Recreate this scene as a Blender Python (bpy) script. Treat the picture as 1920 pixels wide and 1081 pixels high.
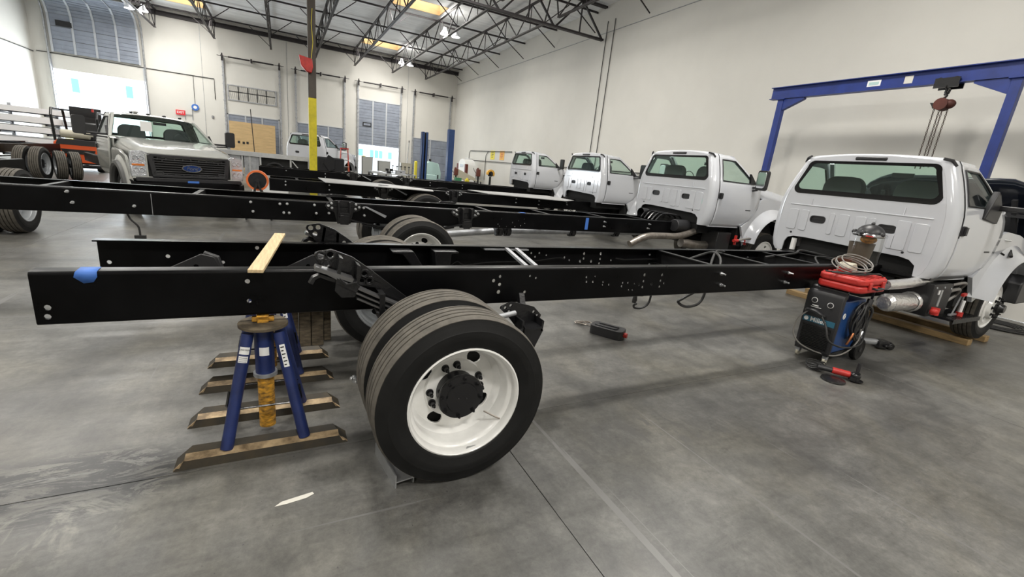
import bpy, bmesh, math, random
from mathutils import Matrix, Vector, Euler
from mathutils.geometry import tessellate_polygon
random.seed(7)
R = math.radians; PI = math.pi
for o in list(bpy.data.objects): bpy.data.objects.remove(o)
scene = bpy.context.scene
COL = scene.collection

# ------------------------------------------------------------------ camera
cam_d = bpy.data.cameras.new('camera'); cam = bpy.data.objects.new('camera', cam_d); COL.objects.link(cam)
yaw, pit, rol = 0.49163628, 0.26027277, 0.10516249
fwd = Vector((math.sin(yaw)*math.cos(pit), math.cos(yaw)*math.cos(pit), -math.sin(pit)))
rgt = Vector((math.cos(yaw), -math.sin(yaw), 0)); up = rgt.cross(fwd)
r2 = math.cos(rol)*rgt + math.sin(rol)*up; u2 = -math.sin(rol)*rgt + math.cos(rol)*up
mw = Matrix((r2, u2, -fwd)).transposed().to_4x4(); mw.translation = (0, 0, 1.65)
cam.matrix_world = mw
cam_d.sensor_width = 36; cam_d.lens = 825.515/1920*36; cam_d.clip_start = .05; cam_d.clip_end = 400
scene.camera = cam

# ------------------------------------------------------------------ world, exposure, lamps
w = bpy.data.worlds.new('sky'); scene.world = w; w.use_nodes = True
bg = w.node_tree.nodes['Background']; bg.inputs[0].default_value = (.80, .90, 1, 1); bg.inputs[1].default_value = 6.0
vs = scene.view_settings; vs.view_transform = 'Standard'; vs.look = 'None'; vs.gamma = 1; vs.use_curve_mapping = False
vs.exposure = -0.16
def area(name, loc, sx, sy, power, color, rot=(0, 0, 0)):
    d = bpy.data.lights.new(name, 'AREA'); d.shape = 'RECTANGLE'; d.size = sx; d.size_y = sy
    d.energy = power; d.color = color
    o = bpy.data.objects.new(name, d); COL.objects.link(o); o.location = loc; o.rotation_euler = rot
    return o
LAMPS = [(lx, ly) for ly in (29.6, 21.3, 13.0, 4.7, -3.6) for lx in ((-6.0, 6.9) if ly > 6 else (-6.0, .5, 6.9))]
for lx, ly in LAMPS:
    area('high_bay_light', (lx, ly, 7.12), .9, .45, 275, (1, .965, .90))
SKYL = [(5.55, 21.7), (5.55, 30.4), (-4.4, 30.4), (5.55, 13.0), (5.55, 4.4), (-4.4, 21.7), (-4.4, 13.0), (-4.4, 4.4), (0.6, -4.2), (5.55, -4.2)]
for lx, ly in LAMPS:      # point lights added above the lamps to brighten the deck
    d = bpy.data.lights.new('deck_fill_light', 'POINT'); d.energy = 45; d.color = (1, .965, .90); d.shadow_soft_size = .22
    o = bpy.data.objects.new('deck_fill_light', d); COL.objects.link(o); o.location = (lx, ly, 7.62)
for sx, sy in SKYL:
    area('skylight_daylight', (sx, sy, 8.15), 2.1, 1.2, 190, (1, .985, .95))
# daylight through the open drive-in door and the half-open dock door
area('door_daylight', (-8.5, 33.3, 2.3), 3.5, 4.0, 750, (.86, .94, 1), (R(-90), 0, 0))
area('dock_daylight', (6.0, 33.3, 1.3), 2.5, 2.0, 110, (.86, .94, 1), (R(-90), 0, 0))

# ------------------------------------------------------------------ helpers
class MB:
    def __init__(s, off=(0, 0, 0)):
        s.v = []; s.f = []; s.mi = []; s.cur = 0; s.M = Matrix.Identity(4); s.off = Vector(off)
    def add(s, vs, fs):
        n = len(s.v)
        s.v += [tuple(s.M @ Vector(p) - s.off) for p in vs]
        s.f += [tuple(i+n for i in f) for f in fs]; s.mi += [s.cur]*len(fs)
        return s
    def box(s, x0, x1, y0, y1, z0, z1):
        return s.add([(x0,y0,z0),(x1,y0,z0),(x1,y1,z0),(x0,y1,z0),(x0,y0,z1),(x1,y0,z1),(x1,y1,z1),(x0,y1,z1)],
            [(0,3,2,1),(4,5,6,7),(0,1,5,4),(1,2,6,5),(2,3,7,6),(3,0,4,7)])
    def beam(s, a, b, w, h=None, upv=(0, 0, 1)):
        h = h or w; a = Vector(a); b = Vector(b); d = (b-a)
        if d.length < 1e-6: return s
        d.normalize(); u = Vector(upv)
        if abs(d.dot(u)) > .98: u = Vector((1, 0, 0)) if abs(d.x) < .9 else Vector((0, 1, 0))
        sd = d.cross(u).normalized(); u = sd.cross(d)
        vs = []
        for p in (a, b):
            for i, j in ((-1,-1),(1,-1),(1,1),(-1,1)): vs.append(p+sd*(w/2*i)+u*(h/2*j))
        return s.add(vs, [(0,1,2,3),(7,6,5,4),(0,4,5,1),(1,5,6,2),(2,6,7,3),(3,7,4,0)])
    def cyl(s, a, b, r0, r1=None, n=14, cap=True):
        r1 = r0 if r1 is None else r1; a = Vector(a); b = Vector(b); d = (b-a).normalized()
        u = Vector((0,0,1)) if abs(d.z) < .9 else Vector((1,0,0)); sd = d.cross(u).normalized(); u = sd.cross(d)
        vs = []
        for p, r in ((a, r0), (b, r1)):
            for k in range(n):
                t = 2*PI*k/n; vs.append(p+sd*(r*math.cos(t))+u*(r*math.sin(t)))
        fs = [(k, (k+1) % n, n+(k+1) % n, n+k) for k in range(n)]
        if cap: fs += [tuple(range(n-1,-1,-1)), tuple(range(n, 2*n))]
        return s.add(vs, fs)
    def tube(s, pts, r, n=8, closed=False, cap=True):
        P = [Vector(p) for p in pts]; m = len(P); vs = []; rr = r if isinstance(r, (list, tuple)) else [r]*m
        prev = None
        for i in range(m):
            if closed: d = P[(i+1) % m]-P[i-1]
            else: d = P[min(i+1, m-1)]-P[max(i-1, 0)]
            d.normalize()
            if prev is None:
                u = Vector((0,0,1)) if abs(d.z) < .9 else Vector((1,0,0)); u = (u-d*u.dot(d)).normalized()
            else:
                u = prev-d*prev.dot(d); u = u.normalized() if u.length > 1e-6 else prev
            prev = u; sd = d.cross(u)
            for k in range(n):
                t = 2*PI*k/n; vs.append(P[i]+u*(rr[i]*math.cos(t))+sd*(rr[i]*math.sin(t)))
        fs = []
        for i in range(m if closed else m-1):
            a = i*n; b = ((i+1) % m)*n
            fs += [(a+k, a+(k+1) % n, b+(k+1) % n, b+k) for k in range(n)]
        if cap and not closed: fs += [tuple(range(n-1,-1,-1)), tuple((m-1)*n+k for k in range(n))]
        return s.add(vs, fs)
    def lathe(s, prof, c=(0,0,0), axis='y', n=32, closed=False):
        vs = []; m = len(prof); c = Vector(c)
        for k in range(n):
            t = 2*PI*k/n; ct, st = math.cos(t), math.sin(t)
            for r, a in prof:
                p = {'y': (r*ct, a, r*st), 'z': (r*ct, r*st, a), 'x': (a, r*ct, r*st)}[axis]; vs.append(c+Vector(p))
        fs = []
        for k in range(n):
            k2 = (k+1) % n
            for i in range(m if closed else m-1):
                j = (i+1) % m
                fs.append((k*m+i, k*m+j, k2*m+j, k2*m+i))
        return s.add(vs, fs)
    def prism(s, pts, lo, hi, plane='xz', holes=()):
        loops = [list(pts)]+[list(h) for h in holes]
        allp = [p for l in loops for p in l]
        def m(p, h): return {'xz': (p[0], h, p[1]), 'xy': (p[0], p[1], h), 'yz': (h, p[0], p[1])}[plane]
        n = len(allp)
        tris = tessellate_polygon([[Vector((p[0], p[1], 0)) for p in l] for l in loops])
        vs = [m(p, lo) for p in allp]+[m(p, hi) for p in allp]
        fs = [tuple(t) for t in tris]+[tuple(i+n for i in reversed(t)) for t in tris]
        st = 0
        for l in loops:
            k = len(l)
            fs += [(st+i, st+(i+1) % k, n+st+(i+1) % k, n+st+i) for i in range(k)]; st += k
        return s.add(vs, fs)
    def grid(s, fn, nu, nv, skip=None):
        vs = [fn(i, j) for i in range(nu) for j in range(nv)]
        fs = [(i*nv+j, (i+1)*nv+j, (i+1)*nv+j+1, i*nv+j+1) for i in range(nu-1) for j in range(nv-1) if not (skip and skip(i, j))]
        return s.add(vs, fs)
    def sphere(s, c, rx, ry=None, rz=None, n=14, m=8, t0=0, t1=PI):
        ry = ry or rx; rz = rz or rx
        def fn(i, j):
            a = 2*PI*i/n; b = t0+(t1-t0)*j/m
            return (c[0]+rx*math.sin(b)*math.cos(a), c[1]+ry*math.sin(b)*math.sin(a), c[2]+rz*math.cos(b))
        return s.grid(fn, n+1, m+1)
    def mesh(s, name, mats, smooth=35):
        me = bpy.data.meshes.new(name); me.from_pydata(s.v, [], s.f); 
        mats = mats if isinstance(mats, (list, tuple)) else [mats]
        for m_ in mats: me.materials.append(m_)
        if len(mats) > 1:
            for p, k in zip(me.polygons, s.mi): p.material_index = k
        bm = bmesh.new(); bm.from_mesh(me)
        bmesh.ops.remove_doubles(bm, verts=bm.verts, dist=1e-5)
        bmesh.ops.recalc_face_normals(bm, faces=bm.faces)
        for f in bm.faces: f.smooth = smooth > 0
        bm.to_mesh(me); bm.free()
        if smooth > 0: me.set_sharp_from_angle(angle=R(smooth))
        return me
    def build(s, name, mats, parent=None, smooth=35, bevel=0, solid=0, label=None):
        o = bpy.data.objects.new(name, s.mesh(name, mats, smooth)); COL.objects.link(o)
        if parent is not None: o.parent = parent
        if bevel:
            b = o.modifiers.new('bevel', 'BEVEL'); b.width = bevel; b.segments = 2; b.limit_method = 'ANGLE'; b.angle_limit = R(40)
        if solid:
            b = o.modifiers.new('solid', 'SOLIDIFY'); b.thickness = solid; b.offset = -1
        if label: o['label'] = label
        return o
def inst(name, me, parent, loc=(0,0,0), rot=(0,0,0), label=None, scale=None):
    o = bpy.data.objects.new(name, me); COL.objects.link(o); o.parent = parent; o.location = loc; o.rotation_euler = rot
    if scale: o.scale = scale
    if label: o['label'] = label
    return o
def thing(name, label, cat, loc=(0,0,0), rz=0, group=None):
    o = bpy.data.objects.new(name, None); COL.objects.link(o); o.empty_display_size = .1
    o.location = loc; o.rotation_euler = (0, 0, rz)
    return tag(o, label, cat, group)
def tag(o, label, cat, group=None):
    o['label'] = label; o['category'] = cat
    if group: o['group'] = group
    return o
def struct(o): o['kind'] = 'structure'; return o
def circ(cx, cz, r, n=10, a0=0): return [(cx+r*math.cos(a0+2*PI*k/n), cz+r*math.sin(a0+2*PI*k/n)) for k in range(n)]
def rrect(x0, x1, z0, z1, r, n=4):
    out = []
    for cx, cz, a in ((x1-r, z1-r, 0), (x0+r, z1-r, 90), (x0+r, z0+r, 180), (x1-r, z0+r, 270)):
        for k in range(n+1):
            t = R(a+90*k/n); out.append((cx+r*math.cos(t), cz+r*math.sin(t)))
    return out
def text(name, body, size, M, mat, parent, depth=.002, shear=0, bold=0):
    c = bpy.data.curves.new(name, 'FONT'); c.body = body; c.size = size; c.extrude = depth; c.align_x = 'CENTER'; c.align_y = 'CENTER'; c.shear = shear; c.offset = bold
    t = bpy.data.objects.new(name+'_src', c); COL.objects.link(t)
    bpy.context.view_layer.update()
    me = bpy.data.meshes.new_from_object(t); bpy.data.objects.remove(t)
    me.materials.clear(); me.materials.append(mat)
    o = bpy.data.objects.new(name, me); COL.objects.link(o); o.parent = parent; o.matrix_local = M
    return o
def frameM(loc, xd, yd):
    xd = Vector(xd).normalized(); yd = Vector(yd).normalized(); zd = xd.cross(yd)
    m = Matrix((xd, yd, zd)).transposed().to_4x4(); m.translation = loc; return m
def spline(pts, n=8):
    P = [Vector(p) for p in pts]; out = []
    for i in range(len(P)-1):
        p0 = P[max(i-1, 0)]; p1 = P[i]; p2 = P[i+1]; p3 = P[min(i+2, len(P)-1)]
        for k in range(n):
            t = k/n
            out.append(.5*((2*p1)+(p2-p0)*t+(2*p0-5*p1+4*p2-p3)*t*t+(3*p1-p0-3*p2+p3)*t**3))
    out.append(P[-1]); return out

# ------------------------------------------------------------------ materials
def mat(name, col, rough=.5, metal=0, var=0, vscale=3, bump=0, bscale=20, coat=0, emit=0, spec=.5, col2=None, stretch=None, rvar=0):
    m = bpy.data.materials.new(name); m.use_nodes = True; nt = m.node_tree; b = nt.nodes['Principled BSDF']
    b.inputs['Base Color'].default_value = (*col, 1); b.inputs['Roughness'].default_value = rough; b.inputs['Metallic'].default_value = metal
    b.inputs['Specular IOR Level'].default_value = spec
    if coat: b.inputs['Coat Weight'].default_value = coat; b.inputs['Coat Roughness'].default_value = .06
    if emit: b.inputs['Emission Color'].default_value = (*col, 1); b.inputs['Emission Strength'].default_value = emit
    if var or bump or rvar:
        tc = nt.nodes.new('ShaderNodeTexCoord'); mp = nt.nodes.new('ShaderNodeMapping'); nt.links.new(tc.outputs['Object'], mp.inputs[0])
        if stretch: mp.inputs['Scale'].default_value = stretch
    if var:
        n = nt.nodes.new('ShaderNodeTexNoise'); n.inputs['Scale'].default_value = vscale; n.inputs['Detail'].default_value = 6; n.inputs['Roughness'].default_value = .6
        nt.links.new(mp.outputs[0], n.inputs[0])
        cr = nt.nodes.new('ShaderNodeValToRGB'); cr.color_ramp.elements[0].position = .35; cr.color_ramp.elements[1].position = .65
        c2 = col2 or tuple(max(0, c*(1-var)) for c in col)
        cr.color_ramp.elements[0].color = (*c2, 1); cr.color_ramp.elements[1].color = (*[min(1, c*(1+var*.35)) for c in col], 1)
        nt.links.new(n.outputs[0], cr.inputs[0]); nt.links.new(cr.outputs[0], b.inputs['Base Color'])
        if rvar:
            mr = nt.nodes.new('ShaderNodeMapRange'); mr.inputs[3].default_value = rough-rvar; mr.inputs[4].default_value = rough+rvar
            nt.links.new(n.outputs[0], mr.inputs[0]); nt.links.new(mr.outputs[0], b.inputs['Roughness'])
    if bump:
        n = nt.nodes.new('ShaderNodeTexNoise'); n.inputs['Scale'].default_value = bscale; n.inputs['Detail'].default_value = 4
        nt.links.new(mp.outputs[0], n.inputs[0])
        bp = nt.nodes.new('ShaderNodeBump'); bp.inputs['Strength'].default_value = bump; bp.inputs['Distance'].default_value = .01
        nt.links.new(n.outputs[0], bp.inputs['Height']); nt.links.new(bp.outputs[0], b.inputs['Normal'])
    return m
def glass_mat(name, tint, alpha_rough=.02):
    m = bpy.data.materials.new(name); m.use_nodes = True; nt = m.node_tree; nt.nodes.clear()
    out = nt.nodes.new('ShaderNodeOutputMaterial'); tr = nt.nodes.new('ShaderNodeBsdfTransparent'); tr.inputs[0].default_value = (*tint, 1)
    gl = nt.nodes.new('ShaderNodeBsdfGlossy'); gl.inputs['Roughness'].default_value = alpha_rough
    lw = nt.nodes.new('ShaderNodeLayerWeight'); lw.inputs[0].default_value = .5; mx = nt.nodes.new('ShaderNodeMixShader')
    pw = nt.nodes.new('ShaderNodeMath'); pw.operation = 'POWER'; pw.inputs[1].default_value = 5; nt.links.new(lw.outputs['Facing'], pw.inputs[0])
    ma = nt.nodes.new('ShaderNodeMath'); ma.operation = 'MULTIPLY_ADD'; ma.inputs[1].default_value = .9; ma.inputs[2].default_value = .04; nt.links.new(pw.outputs[0], ma.inputs[0])
    nt.links.new(ma.outputs[0], mx.inputs[0]); nt.links.new(tr.outputs[0], mx.inputs[1]); nt.links.new(gl.outputs[0], mx.inputs[2]); nt.links.new(mx.outputs[0], out.inputs[0])
    return m
M = {}
M['wall'] = mat('wall_paint', (.66, .645, .60), .75, var=.05, vscale=.5, bump=.05, bscale=30)
M['wallgap'] = mat('joint_dark', (.05, .05, .048), .9)
M['deck'] = mat('roof_insulation', (.90, .91, .92), .55, var=.14, vscale=1.2, bump=.9, bscale=1.6, stretch=(.6, 4, 1))
M['steel'] = mat('truss_steel', (.035, .030, .032), .5, .3, var=.3, vscale=5)
M['steel_grey'] = mat('galvanised_steel', (.42, .43, .45), .45, .6, var=.25, vscale=8)
M['door_blue'] = mat('door_panel', (.26, .29, .35), .6, var=.18, vscale=2)
M['door_frame'] = mat('door_rail', (.48, .50, .53), .5, .3)
M['white'] = mat('truck_white', (.57, .585, .62), .20, coat=.8)
M['rimwhite'] = mat('rim_white', (.86, .855, .83), .28, coat=.4, var=.1, vscale=6)
M['rimgrey'] = mat('rim_inner_grey', (.42, .44, .46), .4, .3)
M['grey'] = mat('truck_grey', (.40, .405, .38), .25, coat=.9)
M['black_gloss'] = mat('rail_black', (.0035, .0035, .004), .30, var=.5, vscale=3, rvar=.09, bump=.02, bscale=60, spec=.13)
M['black'] = mat('black_paint', (.010, .010, .011), .42, bump=.05, bscale=40)
M['black_metal'] = mat('black_forged', (.010, .010, .011), .26, .1, bump=.25, bscale=30, spec=.6)
M['black_plastic'] = mat('black_plastic', (.020, .020, .022), .42)
M['void'] = mat('underside_black', (.006, .006, .006), .8)
M['tyre'] = mat('tyre_rubber', (.008, .008, .008), .60, var=.3, vscale=9, spec=.28)
M['tread'] = mat('tyre_tread', (.105, .094, .078), .8, var=.35, vscale=14)
M['glass'] = glass_mat('window_glass', (.82, .92, .88))
M['glassclear'] = glass_mat('clear_plastic', (.85, .85, .83), .08)
M['seat'] = mat('seat_cloth', (.085, .085, .09), .85)
M['leaf'] = mat('spring_steel', (.22, .22, .225), .30, .8)
M['edge'] = mat('worn_edge_tan', (.42, .31, .18), .6, var=.5, vscale=14, col2=(.16, .11, .06))
M['basedark'] = mat('stand_base_dark', (.020, .018, .014), .5, .2, var=.6, vscale=8, col2=(.05, .038, .022))
M['chrome'] = mat('chrome', (.75, .76, .78), .12, 1)
M['alu'] = mat('aluminium', (.62, .63, .64), .35, .85, var=.12, vscale=6)
M['pipe'] = mat('exhaust_steel', (.38, .34, .30), .38, .85, var=.35, vscale=10)
M['foil'] = mat('heat_foil', (.85, .84, .83), .30, .9, bump=1.0, bscale=30)
M['blue'] = mat('stand_blue', (.012, .025, .115), .45, var=.35, vscale=9, bump=.1)
M['gantry'] = mat('gantry_blue', (.010, .030, .19), .42, var=.2, vscale=4)
M['lift_blue'] = mat('lift_blue', (.022, .06, .19), .4, var=.2)
M['yellow'] = mat('worn_yellow', (.60, .30, .03), .5, var=.9, vscale=22, col2=(.10, .055, .02), stretch=(1, 1, 2.5))
M['colyellow'] = mat('column_yellow', (.62, .52, .02), .5, var=.2, vscale=5)
M['colbrown'] = mat('column_brown', (.075, .062, .05), .55, var=.2)
M['rustbeam'] = mat('worn_base_steel', (.20, .145, .075), .6, .15, var=.85, vscale=9, col2=(.028, .025, .02))
M['plankwood'] = mat('brown_plank', (.36, .24, .11), .7, var=.4, vscale=6, stretch=(6, .6, 6))
M['wood'] = mat('pine_wood', (.62, .47, .27), .65, var=.25, vscale=9, stretch=(8, .6, 8))
M['ply'] = mat('plywood', (.60, .42, .21), .7, var=.14, vscale=2, stretch=(1, 1, 6))
M['oldwood'] = mat('old_timber', (.14, .11, .07), .8, var=.6, vscale=12, stretch=(1, 1, 4), col2=(.05, .04, .028))
M['tape'] = mat('blue_tape', (.05, .16, .52), .6)
M['red'] = mat('case_red', (.50, .028, .022), .45, var=.25, vscale=7)
M['orange'] = mat('forklift_orange', (.72, .10, .02), .4)
M['orange2'] = mat('fender_orange', (.75, .17, .045), .4)
M['welder_blue'] = mat('welder_blue', (.012, .055, .19), .4, var=.25)
M['rubber'] = mat('rubber_cable', (.02, .02, .02), .55)
M['cream'] = mat('cream_plastic', (.48, .45, .36), .5)
M['tan'] = mat('sanding_disc', (.33, .25, .17), .7)
M['hose_grey'] = mat('hose_grey', (.20, .19, .175), .45)
M['signwhite'] = mat('sticker_white', (.80, .80, .79), .5)
M['frit'] = mat('window_frit', (.004, .004, .005), .12, spec=.4)
M['signyellow'] = mat('sign_yellow', (.80, .68, .05), .5)
M['signorange'] = mat('sign_orange', (.78, .42, .06), .5)
M['teal'] = mat('machine_teal', (.40, .56, .53), .45)
M['greybox'] = mat('bin_grey', (.42, .42, .40), .6)
M['black_cloth'] = mat('black_cloth', (.012, .012, .014), .85, bump=.6, bscale=12)
M['paper'] = mat('paper_scrap', (.62, .60, .54), .8)
M['blueoval'] = mat('oval_blue', (.008, .03, .13), .25, coat=.6)
M['lamp'] = mat('headlamp_clear', (.55, .57, .60), .12, .7, bump=1, bscale=60)
M['amber'] = mat('amber_lens', (.55, .16, .03), .25)
M['led'] = mat('lamp_led', (1, .97, .90), .5, emit=28)
M['skylightpane'] = mat('skylight_pane', (1, .97, .92), .5, emit=5)
M['exit'] = mat('exit_sign_red', (.55, .02, .03), .4, emit=.35)
M['building'] = mat('outside_wall', (.85, .86, .86), .8)
M['buildglass'] = mat('outside_window', (.12, .28, .36), .3)
M['asphalt'] = mat('outside_paving', (.55, .55, .53), .9)

# polished concrete
def floor_mat():
    m = bpy.data.materials.new('polished_concrete'); m.use_nodes = True; nt = m.node_tree; b = nt.nodes['Principled BSDF']
    N = nt.nodes.new; L = nt.links.new
    geo = N('ShaderNodeNewGeometry')
    def noise(scale, detail=8, rough=.6, st=(1, 1, 1), rot=0, dist=0):
        mp = N('ShaderNodeMapping'); mp.inputs['Scale'].default_value = st; mp.inputs['Rotation'].default_value = (0, 0, rot)
        L(geo.outputs['Position'], mp.inputs[0])
        n = N('ShaderNodeTexNoise'); n.inputs['Scale'].default_value = scale; n.inputs['Detail'].default_value = detail; n.inputs['Roughness'].default_value = rough; n.inputs['Distortion'].default_value = dist
        L(mp.outputs[0], n.inputs[0]); return n.outputs[0]
    def ramp(src, p0, c0, p1, c1):
        r = N('ShaderNodeValToRGB'); r.color_ramp.elements[0].position = p0; r.color_ramp.elements[1].position = p1
        r.color_ramp.elements[0].color = (*c0, 1); r.color_ramp.elements[1].color = (*c1, 1); L(src, r.inputs[0]); return r.outputs[0]
    def mix(a, bb, fac, mode='MULTIPLY'):
        x = N('ShaderNodeMix'); x.data_type = 'RGBA'; x.blend_type = mode
        if isinstance(fac, float): x.inputs[0].default_value = fac
        else: L(fac, x.inputs[0])
        for s_, i in ((a, 6), (bb, 7)):
            if isinstance(s_, tuple): x.inputs[i].default_value = (*s_, 1)
            else: L(s_, x.inputs[i])
        return x.outputs[2]
    base = ramp(noise(.55, 10, .62, dist=.8), .34, (.070, .069, .067), .66, (.172, .169, .161))
    fine = ramp(noise(5, 12, .72, dist=.4), .30, (.62, .62, .62), .72, (1.22, 1.22, 1.2))
    c = mix(base, fine, 1.0)
    grain = ramp(noise(26, 8, .8, dist=.3), .32, (.70, .70, .70), .66, (1.22, 1.215, 1.2)); c = mix(c, grain, .8)
    warm = ramp(noise(.9, 4, .6, dist=.6), .45, (1, 1, 1), .62, (1.06, 1.03, .95)); c = mix(c, warm, 1.0)
    pits = ramp(noise(3.4, 10, .78, (.5, 1.4, 1), .6, 1.2), .30, (.55, .55, .55), .42, (1, 1, 1)); c = mix(c, pits, .8)
    stre = ramp(noise(3.2, 8, .65, (1.6, .22, 1), .5), .30, (.80, .80, .80), .62, (1.06, 1.06, 1.05)); c = mix(c, stre, .8)
    sw = ramp(noise(4, 5, .6, (.16, 2.4, 1), -.35, 1.0), .32, (.78, .78, .77), .50, (1, 1, 1)); c = mix(c, sw, .7)
    # thin pale scratches
    for st, ro, sc in (((.12, 9, 1), .9, 1.7), ((9, .12, 1), .35, 1.3), ((.15, 7, 1), -.3, 1.1)):
        sc_ = ramp(noise(sc, 3, .5, st, ro, .3),   .712, (0, 0, 0), .722, (1, 1, 1)); c = mix(c, (.135, .133, .128), sc_, 'MIX')
    sp = ramp(noise(55, 2, .5), .72, (0, 0, 0), .76, (1, 1, 1)); c = mix(c, (.05, .05, .048), sp, 'MIX')
    # dark skid stains around one place on the left of the floor
    sx = N('ShaderNodeSeparateXYZ'); L(geo.outputs['Position'], sx.inputs[0])
    def gauss(cx, cy, rx, ry, top=1.0):
        def ax(o, c0, r0):
            s1 = N('ShaderNodeMath'); s1.operation = 'SUBTRACT'; L(o, s1.inputs[0]); s1.inputs[1].default_value = c0
            s2 = N('ShaderNodeMath'); s2.operation = 'DIVIDE'; L(s1.outputs[0], s2.inputs[0]); s2.inputs[1].default_value = r0
            s3 = N('ShaderNodeMath'); s3.operation = 'POWER'; L(s2.outputs[0], s3.inputs[0]); s3.inputs[1].default_value = 2; return s3.outputs[0]
        a = N('ShaderNodeMath'); a.operation = 'ADD'; L(ax(sx.outputs[0], cx, rx), a.inputs[0]); L(ax(sx.outputs[1], cy, ry), a.inputs[1])
        e = N('ShaderNodeMath'); e.operation = 'SUBTRACT'; e.use_clamp = True; e.inputs[0].default_value = top; L(a.outputs[0], e.inputs[1]); return e.outputs[0]
    def mul(a, b_):
        e = N('ShaderNodeMath'); e.operation = 'MULTIPLY'; L(a, e.inputs[0]); L(b_, e.inputs[1]); return e.outputs[0]
    st1 = ramp(noise(5, 8, .8, (.7, 2.6, 1), .45, 1.4), .50, (1, 1, 1), .545, (0, 0, 0))
    c = mix(c, (.022, .022, .022), mul(gauss(-.98, 2.47, .48, .24, 1.7), st1), 'MIX')
    st2 = ramp(noise(2.6, 6, .7, dist=1.2), .48, (0, 0, 0), .56, (1, 1, 1))
    st3 = ramp(noise(8, 5, .6, (1.5, .5, 1), .9), .40, (1, 1, 1), .46, (0, 0, 0))
    c = mix(c, (.07, .068, .064), mul(gauss(2.4, 1.9, 1.4, .35), st3), 'MIX')
    c = mix(c, (.20, .195, .17), mul(gauss(-.95, 2.15, .42, .25), st2), 'MIX')
    L(c, b.inputs['Base Color'])
    rr = N('ShaderNodeMapRange'); L(noise(1.4, 8, .7, dist=.5), rr.inputs[0]); rr.inputs[3].default_value = .20; rr.inputs[4].default_value = .52; L(rr.outputs[0], b.inputs['Roughness'])
    bp = N('ShaderNodeBump'); bp.inputs['Strength'].default_value = .12; bp.inputs['Distance'].default_value = .01; L(noise(9, 8, .7), bp.inputs['Height']); L(bp.outputs[0], b.inputs['Normal'])
    return m
M['floor'] = floor_mat()
# ------------------------------------------------------------------ the building
XL, XR, YF, YN, ZC = -11.05, 11.45, 33.0, -9.0, 8.2
fl = struct(MB().box(XL, XR, YN, YF, -.30, -.012).build('floor', M['wallgap'], smooth=0))
xj = [XL]+[1.19+4.31*k for k in range(-2, 3)]+[XR]; yj = [YN]+[-6.2+4.3*k for k in range(0, 10)]+[YF]
for i in range(len(xj)-1):
    for j in range(len(yj)-1):
        if xj[i+1]-xj[i] < .05 or yj[j+1]-yj[j] < .05: continue
        MB().box(xj[i]+.002, xj[i+1]-.002, yj[j]+.002, yj[j+1]-.002, -.10, 0).build('floor_slab', M['floor'], fl, smooth=0, bevel=.002)
def wall_far():
    # openings cut in the far wall: (x0, x1, z0, z1)
    ops = [(-10.36, -6.66, 0, 4.32), (4.68, 7.36, 0, 5.18)]
    m = MB(); xs = sorted({XL-.2, XR+.2, *[o[0] for o in ops], *[o[1] for o in ops]}); zs = [0, 4.32, 5.18, ZC+.4]
    for a, b in zip(xs, xs[1:]):
        for c, d in zip(zs, zs[1:]):
            if any(o[0] <= a and b <= o[1] and o[2] <= c and d <= o[3] for o in ops): continue
            m.box(a, b, YF, YF+.22, c, d)
    return struct(m.build('wall_far', M['wall'], smooth=0))
wf = wall_far()
wr = struct(MB().box(XR, XR+.2, YN, YF, 0, ZC+.4).build('wall_right', M['wall'], smooth=0))
wl = struct(MB().box(XL-.2, XL, YN, YF, 0, ZC+.4).build('wall_left', M['wall'], smooth=0))
wn = struct(MB().box(XL-.2, XR+.2, YN-.2, YN, 0, ZC+.4).build('wall_near', M['wall'], smooth=0))
# panel joints and thin conduits on the walls
def conduit(n, pts, r=.02, m='wallgap'): return struct(MB().tube(pts, r, 6).build('trim_%d' % n, M[m]))
conduit(1, [(XR-.01, YN, 7.2), (XR-.01, YF, 7.2)], .013, 'steel_grey')
for n, y in ((2, 15.3), (3, 15.75)): conduit(n, [(XR-.03, y, 7.6), (XR-.03, y, 2.0)], .016)
for n, x in ((4, -3.95), (5, .42), (6, 7.9)): conduit(n, [(x, YF-.006, 0), (x, YF-.006, ZC)], .010, 'steel_grey')
conduit(7, [(-10.9, YF-.03, 5.05), (-6.6, YF-.03, 5.02), (-3.4, YF-.03, 5.02), (-3.4, YF-.03, 3.9)], .02)
conduit(8, [(XR-.05, 10.5, 2.0), (XR-.05, 12.0, 2.02), (XR-.05, 29, 2.05)], .018)
conduit(9, [(XR-.05, 29.5, 1.2), (XR-.05, 29.5, 2.5), (XR-.05, 29.3, 2.65), (XR-.05, 23.0, 2.65)], .02)
conduit(10, [(XR-.05, 26.6, .9), (XR-.05, 26.6, 2.4), (XR-.05, 26.3, 2.62)], .02)
conduit(11, [(XL+.03, 20, 5.0), (XL+.03, 33, 5.0)], .02)
# ceiling: insulated deck with skylight wells
def ceiling():
    m = MB(); hx, hy = 1.15, .68
    xs = sorted({XL-.2, XR+.2, *[s[0]-hx for s in SKYL], *[s[0]+hx for s in SKYL]}); ys = sorted({YN-.2, YF+.2, *[s[1]-hy for s in SKYL], *[s[1]+hy for s in SKYL]})
    for a, b in zip(xs, xs[1:]):
        for c, d in zip(ys, ys[1:]):
            cx, cy = (a+b)/2, (c+d)/2
            if any(abs(cx-s[0]) < hx and abs(cy-s[1]) < hy for s in SKYL): continue
            m.box(a, b, c, d, ZC, ZC+.1)
    return struct(m.build('ceiling', M['deck'], smooth=0))
ce = ceiling()
well = MB().box(-1.15, -1.11, -.68, .68, 0, .42).box(1.11, 1.15, -.68, .68, 0, .42).box(-1.11, 1.11, -.68, -.64, 0, .42).box(-1.11, 1.11, .64, .68, 0, .42).mesh('skylight_curb', M['ply'], 0)
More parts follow.
